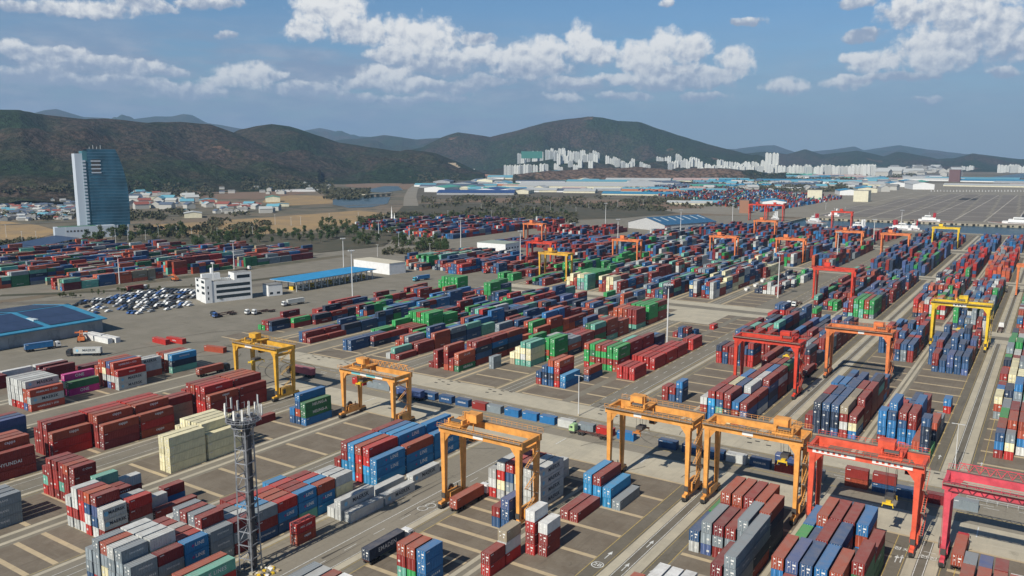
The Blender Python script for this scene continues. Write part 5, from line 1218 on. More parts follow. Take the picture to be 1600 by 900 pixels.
def near_warehouse():
    t = empty('warehouse', (-494, 112, .05), 0, 'long warehouse with blue eaves and dark solar-covered roof at the left edge', 'warehouse')
    w, d, h, rise = 71, 126, 7.4, 3.4
    b = MB(); b.box(0, w, 0, d, 0, h, M_GWALL); b.poly([(0, d, h), (w/2, d, h+rise), (w, d, h)], M_GWALL)
    for i in range(13):
        if i % 2 == 0: b.box(w, w+.12, 3+i*9.4, 9+i*9.4, .1, 5, mat('shutter_door', (.28, .30, .31), .6, var=.2))
    b.obj('wall', t)
    b = MB(); b.poly([(w+2.5, -1, h), (w+2.5, d+1.5, h), (w/2, d+1.5, h+rise+.3), (w/2, -1, h+rise+.3)], M_ROOFB); b.poly([(w/2, -1, h+rise+.3), (w/2, d+1.5, h+rise+.3), (-2.5, d+1.5, h), (-2.5, -1, h)], M_ROOFB)
    b.poly([(w+2.5, -1, h), (w+2.5, -1, h-.6), (w+2.5, d+1.5, h-.6), (w+2.5, d+1.5, h)], M_ROOFB)
    b.obj('roof', t)
    k = 0
    for (xa, xb) in ((37, 70), (2, 35)):
        for (ya, yb) in ((0, 22), (25, 46), (50, 71), (75, 96), (99, 123)):
            def zz(x): return h+.35+(rise+.15)*(1-abs(x-w/2)/(w/2+2.5))
            p = MB(); 
            for q in range(2):
                x1_, x2_ = xa+(xb-xa)*(q*.5)+.1, xa+(xb-xa)*(q*.5+.5)-.1
                p.poly([(x1_, ya, zz(x1_)), (x2_, ya, zz(x2_)), (x2_, yb, zz(x2_)), (x1_, yb, zz(x1_))], M_SOLAR)
            p.obj('solar_array', t)
    for yy in (22.6, 47, 72, 97): MB().box(50, 58, yy, yy+2.6, h+1.5, h+2.3, M_SKYL).obj('rooflight', t)
near_warehouse()
t = hall(-480, 1004, R_(-20), 66, 100, 8, 8, 'grey-walled shed with a broad blue striped roof among far stacks', mat('deep_blue_sheet_roof', (.04, .13, .24), .5, .1, .15, .2), mat('pale_grey_wall', (.48, .48, .47), .7, var=.1), None, nr=7)
# glass tower
def tower():
    bx, by = gp(146, 370)
    t = empty('office_tower', (bx, by, .05), R_(70), 'tall curved blue-glass office tower with pale stepped edge and white podium', 'tower')
    mg = mat('tower_glass', (.05, .15, .22), .12, .3, .35, .05); ms = mat('tower_white_panel', (.50, .56, .62), .6); mt = mat('tower_teal_glass', (.07, .20, .24), .25)
    Ht = 103; nf = 24; prof = []
    for i in range(nf+1):
        z = 13+(Ht-13)*i/nf; s = i/nf
        xr = 42.5-6*max(0, .3-s)**1.5-11.5*(max(0, s-.2)/.8)**2.5
        prof.append((z, xr))
    b = MB(); D = 24
    for (za, ra), (zb, rb) in zip(prof, prof[1:]):
        b.poly([(0, 0, za), (ra, 0, za), (rb, 0, zb), (0, 0, zb)], mg); b.poly([(ra, 0, za), (ra, D, za), (rb, D, zb), (rb, 0, zb)], mg); b.poly([(ra, D, za), (0, D, za), (0, D, zb), (rb, D, zb)], mg)
    b.poly([(0, 0, Ht), (prof[-1][1], 0, Ht), (prof[-1][1], D, Ht), (0, D, Ht)], mg); b.obj('glass_body', t)
    for (za, ra) in prof[::1]:
        MB().box(-.05, ra+.25, -.25, 0, za-.25, za+.25, mat('tower_spandrel', (.10, .19, .25), .35)).obj('spandrel', t)
    b = MB(); b.box(-13, -5, 2, D-2, 0, Ht-5, ms); b.obj('service_core', t)
    b = MB(); b.box(-5, -.02, 1, D-2, 8, Ht-2, mt); b.obj('stair_glass', t)
    for i in range(nf-3): MB().box(-6, -2.2, -.5, 1, 12+i*3.8, 14.2+i*3.8, ms).obj('balcony', t)
    b = MB(); b.box(4, 13, -.35, -.26, Ht-28, Ht-12, M_STEEL); b.obj('louvre_panel', t)
    for i in range(4): MB().box(3.4, 14, -.6, -.36, Ht-28+i*4.5, Ht-26.6+i*4.5, ms).obj('louvre', t)
    for xx in (2, 14, 27, 39): MB().box(xx-.7, xx+.7, -1.2, .2, 0, 13, ms).obj('column', t)
    MB().box(1, 39, 2, D-2, 0, 13, mg).obj('lobby', t)
    b = MB(); b.box(-42, 22, -16, -2.5, 0, 14, ms); b.obj('podium', t)
    MB().box(-38, 2, -15, -3.5, 14.003, 14.2, mat('green_roof_felt', (.05, .16, .09), .8)).obj('podium_roof', t)
    c = MB()
    for i in range(5): c.box(-30+i*3.6, -28+i*3.6, -16.12, -16.01, 8, 10, M_STEEL)
    c.obj('sign_marks', t)
    for i in range(4): MB().cyl((4+i*4, 6, Ht), (4+i*4, 6, Ht+3+i % 2*2), .25, M_POLE, 6).obj('rooftop_aerial', t)
tower()
# solar carport and roofs at far left
for k, (pa, pb) in enumerate((((0, 405), (60, 392)), ((62, 392), (125, 378)))):
    x, y = gp(*pa); x2, y2 = gp(*pb); L = math.hypot(x2-x, y2-y); t = empty('solar_carport', (x, y, .05), math.atan2(y2-y, x2-x), ['nearer', 'farther'][k]+' row of dark solar carports beyond the west container rows', 'carport', 'solar carports')
    MB().poly([(0, 0, 4.5), (L, 0, 4.5), (L, 26, 7.5), (0, 26, 7.5)], M_SOLAR).obj('solar_array', t)
    for i in range(8): MB().box(i*L/8+2, i*L/8+2.6, 4, 4.6, 0, 4.9, M_GALV).obj('post', t)

# far halls: (photo x, y of the near left foot, width along, depth away, height, colour, heading)
HC = dict(b=M_ROOFB, c=mat('cyan_roof', (.14, .36, .44), .5), g=mat('green_roof', (.08, .34, .25), .6), w=mat('pale_roof', (.46, .47, .45), .6), n=mat('navy_roof', (.03, .07, .20), .5), o=mat('terracotta_roof', (.50, .20, .10), .7), s=mat('slate_roof', (.10, .13, .18), .6), p=mat('pinkish_roof', (.46, .33, .29), .7))
HN = dict(b='blue', c='cyan', g='green', w='pale', n='navy', o='terracotta', s='slate', p='pinkish')
HALLS = [(663, 300, 60, 150, 12, 'g', 1), (690, 302, 90, 200, 12, 'n', 0), (742, 302, 60, 120, 10, 'n', 1), (700, 291, 70, 170, 10, 'c', 0), (745, 287, 60, 110, 14, 'w', 1), (765, 279, 80, 160, 18, 'c', 0), (800, 274, 100, 220, 24, 'g', 0), (820, 292, 160, 420, 20, 'w', 0), (826, 280, 120, 460, 26, 'c', 1), (780, 291, 70, 170, 9, 'o', 0), (778, 302, 40, 70, 9, 'w', 1), (805, 303, 36, 70, 9, 'w', 1), (800, 298, 90, 200, 10, 's', 0), (862, 292, 50, 110, 10, 'b', 0),
    (890, 285, 90, 240, 14, 'c', 0), (905, 280, 80, 200, 18, 'g', 1), (950, 283, 80, 260, 16, 'w', 0), (963, 293, 60, 130, 12, 'w', 0), (1000, 290, 60, 120, 12, 'w', 0), (946, 303, 70, 190, 9, 'b', 0), (975, 299, 60, 170, 9, 'o', 0), (1020, 280, 80, 200, 14, 'c', 0), (1055, 283, 80, 180, 16, 'p', 0), (1080, 292, 60, 160, 12, 'b', 0), (1098, 283, 70, 190, 16, 'c', 0), (1065, 298, 60, 120, 10, 'w', 0), (930, 297, 40, 90, 9, 'w', 0), (1045, 318, 30, 90, 8, 'w', 0), (1082, 318, 34, 60, 9, 'c', 0),
    (1185, 283, 80, 260, 12, 'b', 0), (1200, 277, 80, 220, 14, 'c', 0), (1265, 277, 90, 240, 10, 'p', 0), (1310, 284, 80, 230, 10, 'w', 0), (1300, 278, 60, 160, 12, 'p', 0), (1190, 287, 50, 110, 9, 'w', 0), (1130, 283, 80, 160, 10, 's', 0), (1150, 290, 60, 120, 9, 'b', 0), (1215, 296, 26, 70, 9, 'w', 0), (1370, 280, 70, 200, 9, 'p', 0), (1400, 277, 60, 150, 10, 'w', 0),
    (1191, 323, 44, 80, 10, 'b', 1), (1312, 305, 50, 90, 11, 'b', 1), (1340, 301, 50, 80, 11, 'b', 1), (1390, 292, 50, 90, 12, 'b', 1), (1412, 288, 50, 90, 12, 'b', 1), (1426, 296, 60, 110, 16, 'w', 1), (1450, 280, 120, 360, 14, 'c', 0), (1500, 283, 120, 360, 12, 'b', 0), (1560, 285, 120, 300, 8, 'w', 0), (1478, 290, 60, 420, 10, 'w', 0), (1580, 291, 50, 300, 10, 'p', 0)]
HK = {}
for i, (px, py, w, d, h, c, o_) in enumerate(sorted(HALLS)):
    HK[(c, o_)] = HK.get((c, o_), 0)+1; hk = ['first', 'second', 'third', 'fourth', 'fifth', 'sixth', 'seventh', 'eighth', 'ninth', 'tenth', 'eleventh', 'twelfth', 'thirteenth', 'fourteenth', 'fifteenth'][HK[(c, o_)]-1]
    x, y = gp(px, py)
    rz = R_(-32) if o_ == 1 else R_(-58-90)
    if o_ == 1: hall(x, y, R_(20), w, d, h, h*.35, f'{hk} from left of the {HN[c]}-roofed gabled halls on the far flats', HC[c], [M_WWALL, M_CWALL, M_GWALL][i % 3])
    else:
        dist = math.hypot(x, y); az_ = math.atan2(x, y)
        t = hall(x, y, -az_-math.pi/2+R_(-8), w, d, h*.42, h*.5, f'{hk} from left of the long {HN[c]}-roofed halls on the far flats', HC[c], [M_WWALL, M_GWALL, M_CWALL][i % 3], curved=(c == 'w' and px in (950, 963, 1000)))
rgh = random.Random(44); kk = 0
for i in range(110):
    px = rgh.uniform(650, 1420); lo, hi = (276, 300) if px < 1110 else (274, 290)
    py = rgh.uniform(lo, hi); x, y = gp(px, py); d_ = math.hypot(x, y)
    if hill_z(x, y) > 4: continue
    c = rgh.choice('wwcbcgspwcbbgs'); w_ = rgh.uniform(25, 70); L_ = rgh.uniform(50, 190)*(d_/3000); kk += 1
    zone = 'below the mountain' if px < 950 else 'below the bare red hill' if px < 1110 else 'before the long apartment row' if px < 1330 else 'in the far right flats'
    hall(x, y, -math.atan2(x, y)-math.pi/2+R_(rgh.choice([-8, -20, 12, 80])), w_, L_, rgh.uniform(4, 8), rgh.uniform(3, 6.5), f"{'long' if L_ > 120 else 'short'} {'wide' if w_ > 48 else 'narrow'} {HN[c]}-roofed works building {zone}", HC[c], [M_WWALL, M_GWALL, M_CWALL][i % 3], 'works buildings on the far flats', curved=rgh.random() < .15)
# flip: halls above extend along their local +y, which points to the right of the picture

# apartments
M_APT = mat('apartment_wall', (.66, .66, .60), .7, var=.05, vscale=.02); M_APT2 = mat('apartment_grey_infill', (.30, .34, .37), .6)  # pale walls, and a darker grey for the set-back infill between bays
def apt_mat():
    m = bpy.data.materials.new('apartment_facade'); m.use_nodes = True; t = NT(m.node_tree); b = t.n['Principled BSDF']; b.inputs['Roughness'].default_value = .6
    p = t.sep(t.co('Object'))
    fl = t.m('FRACT', t.m('MULTIPLY', p[2], 1/2.9)); fx = t.m('FRACT', t.m('MULTIPLY', t.m('ADD', p[0], p[1]), 1/6.0))
    k = t.m('MULTIPLY', t.m('GREATER_THAN', fl, .42), t.m('GREATER_THAN', fx, .3))
    t.l.new(t.mix(k, (.70, .70, .64), (.33, .36, .38)), b.inputs['Base Color']); return m
M_FAC = apt_mat(); APM = {}
def apt_mesh(w, d, h):
    k = (w, d, h)
    if k in APM: return APM[k]
    b = MB()
    n = max(2, int(w/13))
    for i in range(n): b.box(w*i/n+.6, w*(i+1)/n-.6, 0, d, 0, h-(2.9 if i % 2 else 0), M_FAC)
    b.box(.5, w-.5, d*.25, d*.8, 0, h-6, M_APT2)
    r = MB()
    for i in range(n): zz = h-(2.9 if i % 2 else 0); r.box(w*(i+.3)/n, w*(i+.7)/n, d*.3, d*.7, zz, zz+4.5, M_APT); r.box(w*i/n+.6, w*(i+1)/n-.6, 0, d, zz+.003, zz+.8, M_APT)
    APM[k] = (b.mesh('apartment_wall'), r.mesh('apartment_roof')); return APM[k]
rg = random.Random(31)
def apt(px, dist, w, h, z=None, rot=None, lab='', hz=0, grp='apartment blocks below the mountain'):
    az_, _ = azel(px, 260); x, y = math.sin(az_)*dist, math.cos(az_)*dist
    z = hill_z(x, y) if z is None else z
    t = empty('apartment_block', (x, y, z-1), -az_+R_(rg.uniform(-35, 35)) if rot is None else rot, lab, 'apartment block', grp)
    a, r_ = apt_mesh(w, 12, h); inst(a, 'wall', t); inst(r_, 'roof', t)
def z_at(py, dist): return CAM_H-(py-HORY)/FPX*dist     # height seen at a photo row, at a distance
def ordn(i):
    a = ['first', 'second', 'third', 'fourth', 'fifth', 'sixth', 'seventh', 'eighth', 'ninth', 'tenth', 'eleventh', 'twelfth', 'thirteenth', 'fourteenth', 'fifteenth', 'sixteenth', 'seventeenth', 'eighteenth', 'nineteenth']
    if i < 19: return a[i]
    return ['twentieth', 'thirtieth', 'fortieth'][i//10-2+0] if (i+1) % 10 == 0 and False else ['twenty', 'thirty', 'forty'][(i+1)//10-2]+('-'+a[(i+1) % 10-1] if (i+1) % 10 else 'th place')
def row(x0, x1, n, py0, py1, dist, w, lab, top0, top1, grp):
    for i in range(n):
        f = (i+.5)/n; px = x0+(x1-x0)*f+rg.uniform(-2, 2); d = dist*(1+rg.uniform(-.03, .03)); by = py0+(py1-py0)*f; ty = top0+(top1-top0)*f+rg.uniform(-1.2, 1.2)
        h = max(18, (by-ty)/FPX*d); h = round(h/5.8)*5.8
        apt(px, d, w, h, lab=' '.join((ordn(i)+' from left: '+lab).split()[:16]), grp=grp)
row(786, 852, 9, 264, 266, 4300, 26, 'dark-shafted apartment tower in the row under the green-wrapped construction, left', 247, 248, 'apartment towers left of the mountain foot')
row(805, 880, 14, 252, 252, 5600, 24, 'small apartment block high behind the green-wrapped construction', 237, 236, 'upper far apartment blocks')
row(858, 932, 15, 246, 252, 5200, 24, 'pale apartment tower on the slope right of the green-wrapped construction', 231, 236, 'slope apartment towers'); row(862, 930, 9, 250, 254, 5000, 30, 'pale apartment slab in front of the slope towers', 240, 242, 'slope apartment slabs')
row(945, 990, 10, 253, 254, 5050, 24, 'cream apartment tower in the group above the bare red hill', 241, 242, 'apartment group over the red hill'); row(998, 1014, 4, 250, 251, 5050, 24, 'cream apartment tower in the small pair above the bare red hill', 240, 240, 'apartment pair over the red hill')
row(1022, 1045, 4, 246, 248, 5300, 26, 'grey apartment block on the slope behind the cream ones', 240, 241, 'grey slope apartments'); row(1040, 1088, 13, 252, 258, 5050, 26, 'cream apartment block in the dense terrace right of the red hill', 241, 244, 'dense terrace apartments')
row(1085, 1360, 44, 264, 271, 4700, 34, 'pale apartment slab in the long row facing the industrial flats', 251, 256, 'long row of apartment slabs'); row(1115, 1210, 14, 256, 257, 5300, 28, 'apartment slab in the second row behind the long row', 247, 248, 'second row apartment slabs')
row(1326, 1364, 10, 266, 267, 5200, 26, 'pale apartment tower in the clustered group with an aerial, right of the long row', 252, 253, 'clustered right apartments'); row(1555, 1600, 8, 266, 267, 6500, 36, 'hazy apartment block across the water at the right', 256, 258, 'apartments across the water'); row(1502, 1520, 4, 264, 265, 7000, 30, 'tiny hazy apartment block left of the water', 259, 259, 'tiny far apartments')
for i, px in enumerate((1195, 1206)): apt(px, 4750, 34, 122, z=0, rot=R_(15), lab=['left', 'right'][i]+' of the twin white apartment towers standing above the long row', grp='twin apartment towers')
x, y, z = pt_at(845, 247, 4700)
b = MB(); b.box(-60, 60, -8, 8, -20, 20, mat('green_netting', (.045, .19, .16), .8)); b.obj('construction_netting', None, (x-60, y, max(z, 0)+18), .5, 'green-netted building under construction above the dark-shafted towers', 'building')
x, y = gp(1482, 284); simple_building('brick_tower_block', x, y, 0, 40, 30, 48, 'hazy dark red high-rise on the far flats at the right', mat('dark_red_wall', (.15, .085, .085), .8), win=False)
x, y = gp(1333, 313+2); simple_building('silo_building', x-330*0, y, 0, 30, 30, 24, 'cream square building at the edge of the car lot', M_CWALL, win=False)
simple_building('depot_building', *gp(1261, 314), R_(10), 30, 30, 24, 'cream square depot building beyond the basin', M_CWALL, win=False)
x, y = gp(1155, 333); simple_building('brick_building', x, y, 0, 16, 16, 22, 'small orange brick tower beside the red dockside gantries', mat('orange_brick', (.30, .15, .09), .8), win=False)

# ------------------------------------------------------------------ cars
def car_mesh(kind):
    b = MB(); L, Wd, H = (4.6, 1.85, 1.5) if kind == 0 else (5.0, 1.95, 1.9)
    prof = [(-L/2, .45), (-L/2, .95), (-L*.36, 1.0), (-L*.22, H), (L*.12 if kind == 0 else L*.28, H), (L*.3 if kind == 0 else L*.4, .98), (L/2, .85), (L/2, .4)]
    return b, prof, Wd
def make_car_meshes():
    out = []
    for kind in (0, 1):
        b, prof, Wd = car_mesh(kind); m0 = mat('car_base', (.5, .5, .5)); w = Wd/2
        for s in (-1, 1):
            f = [(s*w*(.82 if z > 1.2 else 1), y, z) for y, z in prof]; b.poly(f if s < 0 else f[::-1], m0)
        for (ya, za), (yb, zb) in zip(prof, prof[1:]+prof[:1]):
            wa, wb = w*(.82 if za > 1.2 else 1), w*(.82 if zb > 1.2 else 1); b.poly([(-wa, ya, za), (wa, ya, za), (wb, yb, zb), (-wb, yb, zb)], m0)
        g_ = MB(); L = prof[-1][0]*2; H = prof[3][1]
        y0, y1 = prof[2][0], prof[3][0]; y2, y3 = prof[4][0], prof[5][0]
        g_.poly([(-w*.85, y0+.1, 1.04), (w*.85, y0+.1, 1.04), (w*.76, y1-.03, H-.06), (-w*.76, y1-.03, H-.06)], M_GLASS)
        g_.poly([(-w*.76, y2+.05, H-.04), (w*.76, y2+.05, H-.04), (w*.85, y3-.05, 1.04), (-w*.85, y3-.05, 1.04)], M_GLASS)
        for s in (-1, 1): g_.poly([(s*(w+.01), y0+.3, 1.02), (s*(w+.01), y3-.2, 1.02), (s*(w*.83+.01), y2, H-.1), (s*(w*.83+.01), y1, H-.1)], M_GLASS)
        wh = MB()
        for s in (-1, 1):
            for yy in (-L*.31, L*.31): wh.cyl((s*w*.98, yy, .34), (s*w*.7, yy, .34), .34, M_TYRE, 8)
        out.append((b.mesh('car_body'), g_.mesh('car_window'), wh.mesh('car_wheel')))
    return out
CM = make_car_meshes()
CARC = [('white', V_WH), ('white', V_WH), ('white', V_WH), ('black', V_BK), ('black', V_BK), ('silver', V_SV), ('grey', vm('grey_vehicle_paint', (.14, .15, .16))), ('dark blue', V_BL)]
def car(x, y, rz, ci, lab, grp='cars parked beside the office'):
    k = rg.random() < .35
    a, g_, w = CM[1 if k else 0]; t = inst(a, 'parked_car', None, (x, y, .06), rz); set_mat(t, CARC[ci][1]); inst(g_, 'window', t); inst(w, 'wheel', t)
    tag(t, lab, 'car', grp)
rg = random.Random(77)
NR = 12
for r in range(NR):
    yb = 250+r*8.2
    for i in range(24):
        x = -522+i*3.15+r*-.4+(rg.uniform(-.3, .3)); y = yb+i*.9
        if x > -474 and y > 318: continue
        dens = .88 if r > 3 else .42
        if r < 2: dens = .2
        if rg.random() > dens: continue
        px = i
        ci = rg.choice([0, 1, 2, 3, 4, 4, 3, 5, 6, 7]); half = ['first', 'second', 'third', 'fourth', 'fifth', 'sixth', 'seventh', 'eighth', 'ninth', 'tenth', 'eleventh', 'twelfth'][r]; sd_ = 'leftmost' if i < 6 else 'left' if i < 11 else 'central' if i < 16 else 'office-side'
        car(x, y, R_(8)+rg.choice([0, math.pi])+rg.uniform(-.03, .03), ci, f'{CARC[ci][0]} parked car in the {half} row, {sd_} part of the car park')
for i in range(14): car(-640-i*9+rg.uniform(-2, 2), 505+i*4+rg.uniform(-3, 3), rg.uniform(0, 3), rg.choice([0, 3, 5]), 'small car parked by the carports in front of the glass tower', 'cars near the glass tower')
for i in range(60):
    x, y = gp(1455+i % 30*5.0, 298+(i//30)*1.6); car(x, y, rg.uniform(-.1, .1), 0, 'white vehicle in the far rows at the edge of the harbour lot', 'far white vehicles on the harbour lot')

# ------------------------------------------------------------------ harbour lot grid, fields, river, roads
b = MB(); M_LOTD = asphalt_mat('lot_asphalt', (.17, .148, .122), (.215, .188, .158), .01, False); M_LOTL = mat('lot_concrete_line', (.42, .38, .31), .9, var=.15, vscale=.02)
lots = MB(); random.seed(4)
for i in range(13):
    for j in range(9):
        x0 = -330+i*40-j*4; y0 = 1390+j*118
        if x0 < -360+j*10: continue
        lots.poly([(x, y, .12) for x, y in rect(x0+2.5, x0+37.5, y0+3, y0+113)], M_LOTD if random.random() < .93 else M_DARKP)
lots.obj('parking_lot', kind='structure')
for i in range(14): x = -330+i*40; zrect(b, x-.9, x+.9, 1386, 2450, .14, M_LOTL)
for j in range(10): y = 1388+j*118; zrect(b, -335, 200, y-1.5, y+1.5, .15, M_LOTL)
b.obj('pavement_lines', kind='structure')
def pxpoly(pts): return [gp(x, y) for x, y in pts]
FG_ = field_mat('dry_grass_field', (.36, .235, .10), (.27, .19, .10)); FB_ = field_mat('brown_field', (.22, .13, .08), (.17, .12, .075)); FR_ = field_mat('bare_red_soil', (.42, .17, .09), (.33, .19, .12)); FO_ = field_mat('scrub', (.09, .075, .045), (.055, .055, .03), .03)
fld = [(FG_, [(225, 352), (330, 346), (440, 338), (560, 329), (606, 334), (606, 342), (560, 350), (470, 362), (380, 368), (300, 366), (230, 362)]), (FG_, [(0, 345), (60, 352), (95, 362), (60, 372), (0, 378)]), (FG_, [(420, 305), (520, 306), (520, 318), (440, 322), (410, 316)]), (FB_, [(540, 285), (640, 284), (660, 292), (620, 298), (540, 292)]),
       (FR_, [(84, 310), (92, 303), (110, 301), (112, 309)]), (FB_, [(660, 318), (760, 310), (900, 312), (1060, 316), (1100, 325), (940, 330), (840, 325), (700, 325)]), (FB_, [(180, 300), (300, 290), (420, 292), (480, 302), (400, 312), (260, 310)]), (FR_, [(700, 262), (780, 260), (900, 262), (1010, 258), (1045, 266), (900, 273), (760, 276), (690, 272)]),
       (FO_, [(630, 322), (700, 316), (860, 318), (1000, 322), (1060, 333), (960, 342), (820, 340), (700, 345), (600, 352)]), (FO_, [(180, 368), (330, 372), (560, 362), (640, 352), (600, 385), (500, 395), (300, 385), (180, 380)])]
for k, (m, pts) in enumerate(fld): sheet('field', [pxpoly(pts)], .131+k*.031, m)
sheet('river', [pxpoly([(520, 312), (548, 308), (610, 308), (606, 318), (580, 324), (545, 325), (520, 320)]), pxpoly([(575, 296), (600, 291), (622, 291), (630, 297), (600, 301), (578, 300)])], .4, M_WATER)
x0, y0 = gp(1572, 272); sheet('sea', [[(x0-30, 4600), (4000, 4600), (4000, 7200), (-150, 7200)]], .35, M_WATER)
def ribbon(name, pts, w, z, m):
    P = [Vector(gp(*p)).to_2d() if False else Vector((*gp(*p), 0)) for p in pts]; b = MB()
    for p, q in zip(P, P[1:]):
        d = (q-p).normalized(); n = Vector((-d.y, d.x, 0))*w/2; b.poly([(v.x, v.y, z) for v in (p-n, q-n, q+n, p+n)], m)
    b.obj(name, kind='structure')
ribbon('road_highway', [(0, 352), (120, 346), (270, 338), (420, 328), (560, 321), (700, 318), (900, 320), (1100, 318)], 16, .5, M_ASPH2)
ribbon('road_causeway', [(642, 322), (641, 308), (645, 296), (655, 288)], 30, .55, M_GREYC)
ribbon('road_verge', [(0, 462), (150, 456), (330, 446), (480, 428), (640, 408), (760, 398)], 9, .10, FO_); ribbon('road_north', [(0, 475), (150, 470), (320, 456), (480, 436), (640, 415), (800, 402)], 12, .09, M_ASPH2)

# ------------------------------------------------------------------ houses
def house_mesh(w, d, h, roofc, wallc):
    b = MB(); b.box(0, w, 0, d, 0, h, wallc); r = MB(); 
    r.poly([(-.4, -.4, h-.05), (w+.4, -.4, h-.05), (w+.4, d/2, h+d*.28), (-.4, d/2, h+d*.28)], roofc); r.poly([(w+.4, d+.4, h-.05), (-.4, d+.4, h-.05), (-.4, d/2, h+d*.28), (w+.4, d/2, h+d*.28)], roofc)
    r.poly([(0, 0, h), (0, d/2, h+d*.27), (0, d, h)], wallc); r.poly([(w, d, h), (w, d/2, h+d*.27), (w, 0, h)], wallc)
    return b.mesh('house_wall'), r.mesh('house_roof')
HM = []
for nme, c in (('slate-roofed', HC['s']), ('white-roofed', HC['w']), ('blue-roofed', HC['c']), ('red-roofed', mat('red_roof', (.26, .085, .065), .7)), ('grey-roofed', M_ROOFG), ('slate-roofed', HC['s'])):
    HM.append((nme, house_mesh(13, 9, 4.5, c, mat('house_wall_plaster', (.46, .45, .41), .8))))
rg = random.Random(8)
def village(n, x0, x1, y0, y1, where, grp, sc=(.8, 1.6), kinds=range(6), slope=0):
    for i in range(n):
        px, py = rg.uniform(x0, x1), rg.uniform(y0, y1); py += (px-x0)*slope
        x, y = gp(px, py); k = rg.choice(list(kinds)); s = rg.uniform(*sc)
        if hill_z(x, y) > 6: continue
        f = (px-x0)/(x1-x0); where_ = where+(', left part' if f < .34 else ', middle part' if f < .67 else ', right part'); a = -math.atan2(x, y)+rg.choice([0, 0, math.pi/2])+rg.uniform(-.5, .5)
        t = empty('house', (x, y, hill_z(x, y)), a, f'{["small", "larger"][s > (sc[0]+sc[1])/2]} {HM[k][0]} house in the village {where_}', 'house', grp); t.scale = (s, s, s)
        inst(HM[k][1][0], 'wall', t); inst(HM[k][1][1], 'roof', t)
village(150, 0, 112, 318, 345, 'left of the glass tower', 'village houses left of the tower', (.6, 1.15)); village(36, 180, 300, 303, 330, 'just right of the glass tower', 'village houses right of the tower', (1.0, 2.2)); village(20, 290, 420, 322, 334, 'along the distant highway', 'houses along the highway', (.9, 1.8)); village(22, 330, 520, 288, 304, 'below the left hills', 'houses below the left hills', (1, 1.9), (1, 4, 0))
village(26, 350, 405, 321, 327, 'in the terraced row of red roofs', 'red-roofed terrace houses', (.9, 1.1), (3, 3, 3, 1)); village(10, 40, 300, 286, 300, 'on the lower slope behind the tower', 'slope houses', (.9, 1.5), (1, 4)); village(60, 1340, 1500, 262, 276, 'in the hazy far town at the right', 'far town houses', (3, 6), (1, 4, 1)); village(50, 1090, 1420, 272, 300, 'among the far halls', 'buildings among the far halls', (1.2, 2.8), (1, 4, 0, 2)); village(24, 690, 740, 254, 272, 'by the terraced quarry', 'buildings by the quarry', (1.5, 3), (1, 4))
for px, py, w, d, h, c, lab in ((288, 341, 26, 34, 9, 'w', 'cream-walled barn with pale roof beside the distant highway'), (312, 319, 34, 40, 10, 'c', 'tan building with light blue roof right of the tower'), (222, 325, 40, 20, 6, 'c', 'long light blue roof among houses right of the tower'), (235, 312, 40, 30, 9, 'w', 'white school building right of the tower'), (415, 316, 30, 40, 12, 'g', 'green-roofed hall at the end of the red-roofed terrace'), (430, 300, 130, 14, 7, 'w', 'long low pale wall-like building under the left hills'), (430, 323, 26, 18, 6, 'c', 'small light blue roofed shed at the highway')):
    x, y = gp(px, py); hall(x, y, -math.atan2(x, y)+math.pi/2*0, w, d, h*.8, h*.25, lab, HC[c], M_CWALL if h != 7 else M_WWALL, 'rural halls')
# terraced quarry
q = MB(); mq = mat('quarry_terrace', (.42, .34, .24), .95, var=.2, vscale=.03)
x, y, z = pt_at(706, 262, 4050)
for i in range(5): q.box(-60+i*9, 60-i*9, i*9, 90, i*9-5, i*9+4, mq)
q.obj('quarry_terraces', None, (x, y, max(0, hill_z(x, y)-30)), R_(42), 'pale stepped quarry cut at the foot of the green hills', 'quarry')
x, y = gp(612, 349)
t = empty('sail_monument', (x, y, .1), 0, 'white pointed sail-shaped monument in the dry field', 'monument')
for s, h in ((0, 25), (5, 16)):
    b = MB(); b.poly([(s-2.2, 0, 0), (s+2.2, 0, 0), (s, .4, h)], M_WWALL); b.poly([(s+2.2, 0, 0), (s, 3, 0), (s, .4, h)], M_WWALL); b.poly([(s, 3, 0), (s-2.2, 0, 0), (s, .4, h)], M_WWALL); b.obj('sail', t)
t = empty('river_bridge', (*gp(568, 309), .3), 0, 'low pale arched bridge over the inlet', 'bridge')
x2, y2 = gp(612, 306); dx, dy = x2-t.location.x, y2-t.location.y; L = math.hypot(dx, dy); t.rotation_euler = (0, 0, math.atan2(dy, dx))
MB().box(0, L, -5, 5, 6, 8, M_CONC).obj('deck', t)
for i in range(5): MB().box(L*(i+.5)/5-2, L*(i+.5)/5+2, -4, 4, 0, 6, M_CONC).obj('pier', t)

